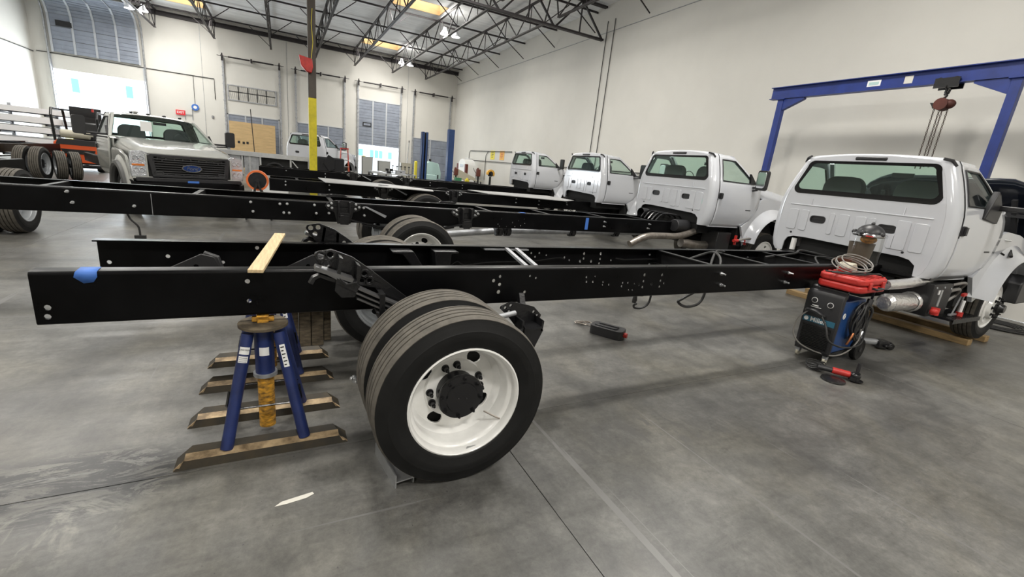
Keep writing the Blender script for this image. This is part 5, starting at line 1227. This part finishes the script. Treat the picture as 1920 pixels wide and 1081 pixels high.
# angle grinder and its cord on the floor
t = thing('angle_grinder', 'angle grinder with a red body, black side handle up, on the floor', 'grinder', (4.92, 1.98, 0), R(120))
MB().cyl((0, 0, .055), (.15, .02, .06), .032, n=14).build('motor_body', M['red'], t, bevel=.006)
MB().cyl((.15, .02, .06), (.27, .03, .06), .026, n=12).build('rear_grip', M['black_plastic'], t)
MB().sphere((-.04, 0, .055), .05, .04, .04).cyl((-.05, 0, .02), (-.05, 0, .09), .03).build('gear_head', M['black_metal'], t)
MB().prism([(.075*math.cos(R(a)), .075*math.sin(R(a))) for a in range(90, 280, 15)], .02, .05, 'xy').cyl((-.055, 0, .012), (-.055, 0, .018), .062, n=24).build('guard', M['black_metal'], t)
MB().tube([(-.05, 0, .08), (-.05, 0, .12), (-.05, 0, .19)], [.012, .018, .017], 10).build('side_handle', M['black_plastic'], t)
t = thing('flap_disc', 'worn round grinding disc lying beside the angle grinder', 'disc', (4.72, 2.02, 0))
MB().lathe([(0, .01), (.03, .01), (.09, .002), (.105, .006), (.10, .02), (.04, .03), (0, .03)], axis='z', n=32).build('disc_body', M['black_metal'], t)
t = thing('coiled_cord', 'black power cord bundled on the floor behind the grinder', 'cord', (4.86, 2.24, 0))
m = MB()
for q in range(5): m.tube([(.10*math.cos(2*PI*k/18)+.02*math.sin(q*2), (.05+.008*q)*math.sin(2*PI*k/18)+.01*q, .012+.010*q+.006*math.sin(k+q)) for k in range(18)], .007, 5, closed=True)
m.build('cord_loop', M['rubber'], t)['kind'] = 'stuff'
# planks under the front wheels, hose coil on the far right
for x0, l in ((8.20, 'long wooden plank under the front wheels of the nearest truck, nearer the step'), (8.78, 'wooden plank under the nearest truck, just behind its front bumper')):
    o = MB().box(-.07, .07, -1.25, 1.25, 0, .085).build('plank', M['plankwood'], bevel=.006); o.location = (x0, 3.36, 0); tag(o, l, 'plank')
t = thing('hose_coil', 'flat coil of black hose on the floor at the right edge', 'hose', (10.4, 2.45, 0))
m = MB()
for q in range(8): m.tube([((.22+.035*q)*math.cos(2*PI*k/32), (.22+.035*q)*math.sin(2*PI*k/32), .014+.010*(q % 3)) for k in range(32)], .013, 6, closed=True)
m.build('hose_loop', M['rubber'], t)['kind'] = 'stuff'
MB().tube(spline([(.3, .1, .02), (.1, 1.2, .02), (.5, 2.2, .02), (.2, 3.6, .02)]), .012, 6).build('hose_end', M['rubber'], t)

# ------------------------------------------------------------------ bare chassis at the left edge
def bare_chassis(X, Y, label, L0=-2.0, L1=2.5, mess=True):
    t = thing('bare_truck_chassis', label, 'chassis', (X, Y, 0))
    for s in (-1, 1):
        m = MB(); m.box(s*.43-.004, s*.43+.004, L0, L1, .72, .95).box(min(s*.43, s*.35), max(s*.43, s*.35), L0, L1, .942, .95).box(min(s*.43, s*.35), max(s*.43, s*.35), L0, L1, .72, .728); m.build('frame_rail', M['black_gloss'], t, smooth=0)
        for nm, xo, kd, rm, sd in (('outer_wheel', 1.08, 'outer', RIM_GREY, s), ('inner_wheel', .76, 'inner', RIM_GREY, -s)):
            w_ = wheel(t, (s*xo, 0, WR), -1, kd, rm, name=nm); w_.rotation_euler = (0, 0, PI/2 if sd > 0 else -PI/2)
    for y in (L0+.3, -.8, .8, L1-.3): MB().box(-.43, .43, y-.03, y+.03, .76, .92).build('crossmember', M['black'], t, smooth=0)
    MB().cyl((-.95, 0, WR), (.95, 0, WR), .06).sphere((0, 0, WR), .18).build('rear_axle', M['black_metal'], t)
    if mess:
        m = MB(); random.seed(5)
        m.box(-.3, .3, L1-1.2, L1, .5, .8)
        for k in range(10): m.tube(spline([(random.uniform(-.6, .4), random.uniform(L0, L1), random.uniform(.5, .95)) for _ in range(4)]), .02, 5)
        m.build('underbody_parts', M['black_metal'], t)
    return t
bare_chassis(-4.62, 9.25, 'bare black chassis with white-rimmed dual tyres cut by the left edge, nearest', -1.2, 2.2, False)
bare_chassis(-7.25, 17.8, 'bare black chassis with dual tyres standing before the orange forklift', -1.2, 3.5)
# ------------------------------------------------------------------ forklift
t = thing('forklift', 'orange forklift seen from behind with a gas cylinder on its back', 'forklift', (-6.55, 22.0, 0), R(6))
MB().prism([(-.62, .32), (.62, .32), (.66, .5), (.64, .98), (.55, 1.08), (-.55, 1.08), (-.64, .98), (-.66, .5)], -.05, 1.3, 'xz').build('counterweight', M['orange'], t, bevel=.06)
MB().prism([(-.46, .78), (.46, .78), (.40, .62), (-.40, .62)], -.075, -.04).build('vent', M['black'], t); MB().prism([(-.60, .92), (.60, .92), (.52, 1.12), (-.52, 1.12)], -.06, .5).build('bonnet', M['black_plastic'], t, bevel=.04)
for x in (-.60, .60):
    MB().tube([(x, .1, 1.05), (x, .0, 1.9), (x, .15, 2.12), (x, 1.6, 2.12), (x, 1.9, 1.2)], .04, 8).build('guard_post', M['black'], t)
m = MB()
for k in range(6): m.beam((-.6, .2+k*.27, 2.12), (.6, .2+k*.27, 2.12), .03)
m.build('roof_bar', M['black'], t, smooth=0)
MB().cyl((-.40, .10, 1.30), (.30, .10, 1.30), .15, n=20).sphere((-.40, .10, 1.30), .06, .15, .15).sphere((.30, .10, 1.30), .06, .15, .15).cyl((.3, .1, 1.30), (.42, .1, 1.30), .05).build('gas_cylinder', M['cream'], t)
MB().box(.1, .55, .3, .9, 1.1, 1.75).build('seat', M['black_plastic'], t, bevel=.06)
MB().box(-.45, .45, 1.8, 1.9, .1, 2.3).box(-.40, -.32, 1.9, 2.0, .1, 3.0-.8).build('mast', M['black'], t, smooth=0)
for x in (-.5, .5):
    for y in (.35, 1.5): MB().lathe([(.1, -.1), (.26, -.1), (.28, -.06), (.28, .06), (.26, .1), (.1, .1)], (x, y, .28), 'x', 24, closed=True).build('wheel', M['tyre'], t)
MB().box(.40, .46, .5, .56, 2.14, 2.24).build('beacon', M['red'], t); MB().box(-.3, -.1, -.02, .04, 1.10, 1.14).build('strap', M['signyellow'], t)
# ------------------------------------------------------------------ rack with long white extrusions
t = thing('cantilever_rack', 'rack of long white metal extrusions at the left wall', 'rack', (-9.4, 24.5, 0))
for x in (-1.3, .2, 1.5):
    MB().box(x-.05, x+.05, .25, .35, 0, 2.2).build('upright', M['steel_grey'], t, smooth=0)
    for z in (.35, .75, 1.15, 1.5, 1.85): MB().beam((x, .25, z-.03), (x, -.75, z-.01), .06).build('arm', M['steel'], t, smooth=0)
random.seed(4); q = 0; M['rackwhite'] = mat('rack_white', (.93, .94, .96), .35)
for z in (.37, .77, 1.17, 1.52, 1.87):
    for k in range(4):
        a = -1.6+random.uniform(-.05, .2); b = 2.05+random.uniform(-.5, .25)
        o = MB().box(a, b, -.10, .10, 0, .20+.06*random.random()).box(a, b, -.10, .13, 0, .03).build('white_extrusion', M['rackwhite'], smooth=0)
        lv = {.37: 'lowest', .77: 'second', 1.17: 'middle', 1.52: 'fourth', 1.87: 'top'}[z]
        o.location = (-9.4, 23.80+k*.245, z); tag(o, 'long white extrusion on the %s level of the rack by the left wall' % lv, 'extrusion', 'white extrusions on the %s rack level' % lv)
# ------------------------------------------------------------------ far end of the hall
t5 = truck('chassis_cab_truck', 'white cab truck far away behind the yellow column, beside the plywood sheet', 'truck', .95, 23.4, .0, -1, zt=.9, dz=.02, detail=False, rz=R(52))
mirror(t5, -1, 0, 'chrome')
t = thing('aluminium_truck_bed', 'bare aluminium flatbed body with side boxes, left of the yellow column', 'truck bed', (0, 20.8, 0))
MB().box(-2.0, 1.75, -.6, 1.2, 1.20, 1.30).box(-2.05, 1.8, -.65, -.60, 1.16, 1.32).build('deck', M['alu'], t, smooth=0)
for x in (-2.0, -1.35, -1.1, -.75, .30, .95, 1.15, 1.65): MB().box(x-.03, x+.03, -.58, -.52, .42, 1.2).build('post', M['alu'], t, smooth=0)
for x0, x1 in ((-1.95, -1.4), (-1.32, -.8)): MB().box(x0+.03, x1, -.55, .0, .45, 1.15).build('side_box', M['steel_grey'], t, smooth=0)
MB().box(-2.0, 1.7, -.58, -.50, .40, .46).build('lower_rail', M['alu'], t, smooth=0); MB().beam((.35, -.55, 1.12), (.85, -.55, .5), .08, .04).build('brace', M['alu'], t, smooth=0)
MB().prism([(-.62+.0, .5)]+[(-.25+.40*math.cos(R(a)), .62+.40*math.sin(R(a))) for a in range(170, 9, -12)]+[(.15, .5)]+[(-.25+.34*math.cos(R(a)), .62+.34*math.sin(R(a))) for a in range(10, 171, 12)], -.55, -.2, 'xz').build('mudguard', M['black_plastic'], t)
wheel(t, (-.25, -.35, .42), -1, 'front', RIM_GREY, name='wheel', k=.9); wheel(t, (-.25, .9, .42), 1, 'front', RIM_GREY, name='wheel', k=.9)
MB().box(-1.9, 1.7, -.2, .6, .7, 1.18).build('subframe', M['black'], t, smooth=0)
o = MB().box(-2.74, -.33, YF-.55, YF-.52, .0, 2.80).build('plywood_sheet', M['ply']); tag(o, 'large plywood sheet standing against the dock door on the left', 'plywood')
for x, z in ((-2.35, 1.62), (-2.1, 1.60), (-1.9, 1.62)): MB().box(x, x+.12, YF-.56, YF-.55, z-.06, z+.08).build('stencil_mark', M['black'], o, smooth=0)
o = MB().cyl((-.98, 22.5, 0), (-1.12, 22.6, 3.0), .018, n=6).build('thin_pole', M['black']); tag(o, 'thin black pole standing upright before the plywood sheet', 'pole')
t = thing('black_padded_box', 'black cloth-covered box right of the yellow column', 'box', (1.68, 19.0, 0))
MB().box(-.50, .46, -.3, .3, .35, 1.42).build('cover', M['black_cloth'], t, bevel=.06); MB().prism([(-.30, 1.2), (-.12, 1.52), (.10, 1.40), (.12, 1.0), (-.1, .9)], -.34, -.28).build('strap_fold', M['black_cloth'], t, bevel=.02)
for x in (-.4, .36): MB().box(x-.03, x+.03, -.2, .2, 0, .35).build('leg', M['steel_grey'], t)
t = thing('step_ladder', 'red folding step ladder by the far white truck', 'ladder', (2.42, 21.2, 0))
for s in (-1, 1):
    MB().beam((s*.22, -.35, 0), (s*.14, 0, 1.82), .05, .03).build('front_rail', M['red'], t, smooth=0); MB().beam((s*.24, .45, 0), (s*.14, .04, 1.80), .03).build('back_rail', M['orange2'], t, smooth=0)
for k in range(6): z = .25+k*.27; MB().box(-.2+.01*k, .2-.01*k, -.35+.35*z/1.82-.05, -.35+.35*z/1.82+.05, z, z+.03).build('tread', M['steel_grey'], t, smooth=0)
MB().box(-.17, .17, -.06, .10, 1.80, 1.85).build('top_cap', M['red'], t)
# two-post lift
for i, (x, zt_, lab) in enumerate(((6.15, 3.0, 'left blue post of a two-post vehicle lift, dark slot facing the camera'), (7.47, 3.28, 'taller right blue post of the two-post vehicle lift'))):
    t = thing('lift_post', lab, 'lift post', (x, 22.0, 0))
    MB().box(-.14, -.12, -.15, .15, .02, zt_).box(.12, .14, -.15, .15, .02, zt_).box(-.12, .12, .13, .15, .02, zt_).box(-.14, -.04, -.15, -.13, .02, zt_).box(.04, .14, -.15, -.13, .02, zt_).build('post', M['lift_blue'], t, smooth=0)
    if i: MB().box(-.14, .14, -.155, -.15, .02, zt_).build('cover_plate', M['lift_blue'], t, smooth=0)
    else: MB().box(-.10, .10, .0, .12, .5, zt_-.02).build('slide_block', M['void'], t, smooth=0)
    MB().box(-.25, .25, -.25, .25, 0, .02).build('base_plate', M['lift_blue'], t, smooth=0)
    MB().box(-.2, .2, -.5, -.16, .25, .40).beam((0, -.2, .32), (-.6+1.2*(1-i), -.8, .30), .12, .08).build('swing_arm', M['black_metal'], t, smooth=0)
# benches and machines
def table(x0, x1, y0, y1, z, lab, m='steel_grey', thick=.05):
    t = thing('work_table', lab, 'table', ((x0+x1)/2, (y0+y1)/2, 0)); hx, hy = (x1-x0)/2, (y1-y0)/2
    MB().box(-hx, hx, -hy, hy, z-thick, z).build('table_top', M[m], t, smooth=0)
    for sx in (-1, 1):
        for sy in (-1, 1): MB().box(sx*(hx-.05)-.03, sx*(hx-.05)+.03, sy*(hy-.05)-.03, sy*(hy-.05)+.03, 0, z-thick).build('leg', M['steel'], t, smooth=0)
    return t
table(3.7, 5.4, 21.9, 23.0, .92, 'long grey work table before the half-open dock door', 'alu')
table(5.2, 6.6, 25.0, 26.4, .85, 'grey work table behind the left lift post')
table(8.1, 9.6, 23.2, 24.3, .80, 'low dark work table right of the lift posts', 'steel')
table(9.0, 10.8, 25.5, 26.6, .85, 'work table standing against the right wall', 'cream')
def bin_(x, y, z, w_, d_, h_, m, lab, nm='storage_bin', cat='bin', grp=None):
    t = thing(nm, lab, cat, (x, y, z), group=grp)
    MB().box(-w_/2, w_/2, -d_/2, d_/2, 0, .02).box(-w_/2, -w_/2+.02, -d_/2, d_/2, .02, h_).box(w_/2-.02, w_/2, -d_/2, d_/2, .02, h_).box(-w_/2, w_/2, -d_/2, -d_/2+.02, .02, h_).box(-w_/2, w_/2, d_/2-.02, d_/2, .02, h_).build('bin_body', M[m], t, smooth=0)
    MB().box(-w_/2-.015, w_/2+.015, -d_/2-.015, d_/2+.015, h_, h_+.02).build('lid', M[m], t, smooth=0)
bin_(3.35, 26.2, 0, .5, .4, 1.35, 'greybox', 'grey bin nearest the red ladder by the dock door'); bin_(4.55, 28.6, 0, .6, .4, 1.55, 'greybox', 'tall grey bin left of the dock opening')
bin_(5.5, 28.4, 0, .7, .4, 1.4, 'greybox', 'wide grey bin standing in the middle of the dock opening'); bin_(6.9, 28.6, 0, .7, .4, 1.4, 'cream', 'cream bin at the right side of the dock opening')
for x, y, z, lab in ((4.5, 29.5, 0, 'yellow bollard left of the half-open dock door'), (7.75, 29.5, 0, 'yellow bollard right of the half-open dock door')):
    t = thing('bollard', lab, 'bollard', (x, y, z)); MB().cyl((0, 0, 0), (0, 0, 1.55), .10, n=16).sphere((0, 0, 1.55), .10, .10, .06).build('post', M['signyellow'], t); MB().box(-.16, .16, -.16, .16, 0, .015).build('base_plate', M['steel_grey'], t)
t = thing('metalworking_machine', 'pale teal metalworking machine between the two lift posts', 'machine', (7.35, 25.0, 0))
MB().box(-.55, .25, -.3, .3, 0, .75).build('base', M['teal'], t, bevel=.03); MB().prism([(-.30, .75), (.62, .75), (.62, 1.1), (.45, 1.60), (-.10, 1.68), (-.34, 1.5)], -.22, .22).build('housing', M['teal'], t, bevel=.04)
for k in range(6): MB().box(-.25+k*.13, -.19+k*.13, -.26, -.22, .78, .98).build('tool_slot', M['black'], t)
MB().cyl((.0, 0, 1.66), (.0, 0, 1.80), .08).build('motor', M['black_metal'], t)
t = thing('white_domed_machine', 'white round-topped machine against the right wall', 'machine', (10.6, 27.7, 0))
MB().prism([(-.75, .5)]+[(.75*math.cos(R(a)), 1.45+.60*math.sin(R(a))) for a in range(180, -1, -15)]+[(.75, .5)], -.35, .35, 'yz').build('housing', M['signwhite'], t, bevel=.04)
MB().box(-.365, -.35, -.28, .28, 1.55, 1.72).build('panel', M['steel_grey'], t); MB().box(-.3, .3, -.6, .6, 0, .5).build('base', M['greybox'], t)
for y in (-.72, .72): MB().box(-.40, -.22, y-.10, y+.10, .6, 1.75).build('red_upright', mat('dull_red', (.12, .02, .015), .5), t, bevel=.02)
for i, (x, y, h, lab) in enumerate(((8.9, 24.9, 1.5, 'brown pipe stand in front of the white domed machine'), (10.0, 24.2, 1.6, 'dark red drill stand near the yellow grinder wheel'))):
    t = thing('pedestal_tool', lab, 'tool stand', (x, y, 0)); MB().cyl((0, 0, 0), (0, 0, h*.75), .05).box(-.16, .16, -.16, .16, 0, .04).build('pedestal', M['black_metal'], t); MB().box(-.14, .10, -.10, .10, h*.70, h*.95).cyl((-.05, 0, h*.95), (-.05, 0, h), .06).build('tool_head', mat('brown_red', (.13, .035, .02), .5), t, bevel=.03)
    MB().tube([(-.14, 0, h*.8), (-.30, -.05, h*.9), (-.34, -.06, h*.98)], .015, 6).build('lever', M['black_metal'], t)
t = thing('slanted_machine', 'cream sloping-bed machine before the conduit on the right wall', 'machine', (9.95, 26.05, .85)); MB().prism([(-.9, 0), (.55, 0), (.55, .12), (-.55, .55), (-.9, .55)], -.25, .25, 'xz').build('bed', M['cream'], t, bevel=.02); MB().cyl((-.7, -.28, .4), (-.7, .28, .4), .12).build('roller', M['steel_grey'], t)
t = thing('bench_grinder', 'yellow-guarded grinder wheel on a pedestal beside the farthest white cab', 'grinder', (9.95, 22.4, 0)); MB().cyl((0, 0, 0), (0, 0, 1.2), .06).box(-.2, .2, -.2, .2, 0, .03).build('pedestal', M['black_metal'], t)
MB().prism([(.22*math.cos(R(a)), 1.36+.22*math.sin(R(a))) for a in range(-30, 200, 15)]+[(.13*math.cos(R(a)), 1.36+.13*math.sin(R(a))) for a in range(199, -31, -15)], -.08, .08, 'xz').build('guard', M['signorange'], t); MB().cyl((0, -.06, 1.36), (0, .06, 1.36), .15, n=20).cyl((0, -.2, 1.36), (0, .2, 1.36), .06).build('wheel', M['black_metal'], t)
t = thing('small_yellow_tool', 'small yellow tool on the dark low table', 'tool', (9.1, 23.6, .80)); MB().box(-.12, .12, -.06, .06, 0, .12).cyl((.0, 0, .12), (0, 0, .2), .05).build('body', M['signyellow'], t, bevel=.02)
t = thing('orange_cable_drum', 'orange-rimmed black drum beside the grey truck bumper', 'drum', (-.50, 11.6, 0))
MB().lathe([(.18, -.10), (.22, -.10), (.22, .10), (.18, .10)], (0, 0, .86), 'y', 28, closed=True).build('rim_band', M['orange2'], t); MB().cyl((0, -.09, .86), (0, .09, .86), .175, n=24).cyl((0, -.2, .86), (0, .2, .86), .04).build('drum_core', M['black_cloth'], t)
for s in (-1, 1): MB().beam((-.25, s*.17, 0), (0, s*.17, .86), .04).beam((.25, s*.17, 0), (0, s*.17, .86), .04).build('stand_leg', M['black'], t, smooth=0)
t = thing('grey_pallet_box', 'low white crate on the floor behind the grey truck bumper', 'crate', (-.35, 16.5, 0)); MB().box(-.5, .5, -.5, .5, .08, .75).build('crate_body', M['signwhite'], t, bevel=.01)
for y in (-.4, 0, .4): MB().box(-.5, .5, y-.05, y+.05, 0, .08).build('runner', M['oldwood'], t)
# signs
for i, (y, z, m, lab, ink) in enumerate(((25.67, 2.43, 'signyellow', 'yellow safety notice on the right wall', 'black'), (24.33, 2.43, 'signorange', 'orange safety notice beside the yellow one', 'red'))):
    t = thing('safety_notice', lab, 'sign', (XR-.012, y, z)); MB().box(-.004, .012, -.30, .30, -.26, .26).build('plate', M[m], t, smooth=0)
    for k in range(4): MB().box(-.006, -.004, -.2+.03*k, .2-.05*(k % 2), .12-.09*k, .15-.09*k).build('print_line', M[ink], t, smooth=0)
t = thing('exit_sign', 'small red exit sign on the far wall above the grey truck roof', 'sign', (-5.13, YF-.04, 2.93)); MB().box(-.22, .22, -.03, .04, -.13, .13).build('sign_box', M['exit'], t, smooth=0); text('lettering', 'EXIT', .17, frameM((0, -.032, 0), (1, 0, 0), (0, 0, 1)), M['signwhite'], t, .001, bold=.003)
t = thing('wall_hose_reel', 'round blue and white reel on the far wall left of the first dock door', 'reel', (-4.41, YF-.05, 3.31)); MB().lathe([(.08, -.03), (.18, -.03), (.18, .03), (.08, .03)], axis='y', n=24, closed=True).build('outer_ring', M['tape'], t); MB().cyl((0, -.04, 0), (0, .05, 0), .09, n=20).build('centre', M['signwhite'], t)
MB().tube([(0, .03, .18), (0, .03, 1.7)], .012, 5).build('cord', M['black_plastic'], t)
t = thing('wall_bracket', 'thin steel bracket standing beside the exit sign', 'bracket', (-4.75, YF-.06, 2.6)); MB().box(-.19, -.16, 0, .05, 0, .45).box(.16, .19, 0, .05, 0, .60).box(-.19, .19, 0, .03, .25, .28).build('frame', M['steel_grey'], t, smooth=0)
t = thing('wall_socket_box', 'small dark box on the far wall beside the wall reel', 'box', (-2.98-.6, YF-.03, 2.9)); MB().box(-.05, .05, -.02, .03, -.07, .07).build('box_body', M['black_plastic'], t); MB().box(-.03, .03, -.03, -.02, -.04, .04).build('cover', M['steel_grey'], t)
# tools and stock lying on the benches
t = thing('bench_vise', 'dark bench vise on the long table before the dock opening', 'vise', (4.55, 22.2, .92)); MB().box(-.10, .10, -.08, .08, 0, .10).box(-.16, -.02, -.06, .06, .10, .22).box(.04, .16, -.06, .06, .10, .22).cyl((.16, 0, .15), (.30, 0, .15), .02).build('vise_body', M['black_metal'], t, bevel=.01)
MB().cyl((.29, -.10, .15), (.29, .10, .15), .01).build('handle', M['steel_grey'], t)
t = thing('metal_sheet_stack', 'stack of bright metal sheets on the left end of the long table', 'sheets', (4.0, 22.5, .92))
for k in range(4): MB().box(-.28+.02*k, .26+.015*k, -.40, .40, .012*k, .012*k+.009).build('sheet', M['alu'], t, smooth=0)
t = thing('parts_box', 'grey steel parts box at the right end of the long table', 'box', (5.15, 22.45, .92)); MB().box(-.22, .22, -.15, .15, 0, .16).box(-.23, .23, -.16, .16, .16, .18).build('box_body', M['steel_grey'], t, bevel=.008); MB().box(-.05, .05, -.165, -.15, .08, .11).build('handle', M['black_metal'], t)
t = thing('clamp_rack', 'row of dark clamps standing on the table behind the left lift post', 'clamps', (5.9, 25.4, .85))
for k in range(5): MB().box(-.5+k*.22, -.47+k*.22, -.02, .02, 0, .42).box(-.55+k*.22, -.42+k*.22, -.015, .015, .36, .40).build('clamp', M['black_metal'], t, smooth=0)
MB().box(-.6, .6, -.05, .05, 0, .03).build('rack_base', M['steel'], t, smooth=0)
t = thing('teal_cabinet', 'small pale teal cabinet on the floor right of the left lift post', 'cabinet', (7.0, 23.6, 0)); MB().box(-.28, .28, -.25, .25, .05, 1.0).build('cabinet_body', M['teal'], t, bevel=.02); MB().box(-.24, .24, -.26, -.25, .10, .94).build('door', M['teal'], t, smooth=0); MB().box(.18, .21, -.275, -.26, .5, .62).build('handle', M['black_metal'], t, smooth=0); MB().box(-.24, .24, -.2, .2, 0, .05).build('plinth', M['black'], t, smooth=0)
t = thing('white_wall_cabinet', 'white cabinet on the right wall left of the domed machine', 'cabinet', (XR-.16, 29.3, 1.3)); MB().box(-.15, .15, -.3, .3, 0, .85).build('cabinet_body', M['signwhite'], t, bevel=.01); MB().box(-.16, -.15, -.26, .26, .04, .81).build('door', M['greybox'], t, smooth=0)
t = thing('green_tool_box', 'small green tool box on the low dark table', 'box', (8.6, 23.7, .80)); MB().box(-.18, .18, -.10, .10, 0, .14).box(-.19, .19, -.11, .11, .14, .17).build('box_body', mat('tool_green', (.06, .25, .12), .5), t, bevel=.006); MB().tube([(-.06, 0, .17), (-.06, 0, .20), (.06, 0, .20), (.06, 0, .17)], .008, 6).build('handle', M['black_metal'], t)
t = thing('white_parts_tray', 'white tray of parts on the low dark table beside the green box', 'tray', (9.33, 23.9, .805)); MB().box(-.2, .2, -.15, .15, 0, .02).box(-.2, -.18, -.15, .15, .02, .09).box(.18, .2, -.15, .15, .02, .09).box(-.18, .18, -.15, -.13, .02, .09).box(-.18, .18, .13, .15, .02, .09).build('tray_body', M['signwhite'], t, smooth=0); MB().sphere((0, 0, .06), .07).build('parts', M['black_metal'], t)
t = thing('leaning_pipe', 'thin grey pipe leaning on the wall left of the last dock door', 'pipe', (7.75, 32.2, 0)); MB().cyl((0, 0, 0), (.35, .72, 2.9), .02).build('pipe_body', M['steel_grey'], t); MB().cyl((.34, .70, 2.82), (.355, .73, 2.95), .03).build('coupling', M['black_metal'], t)
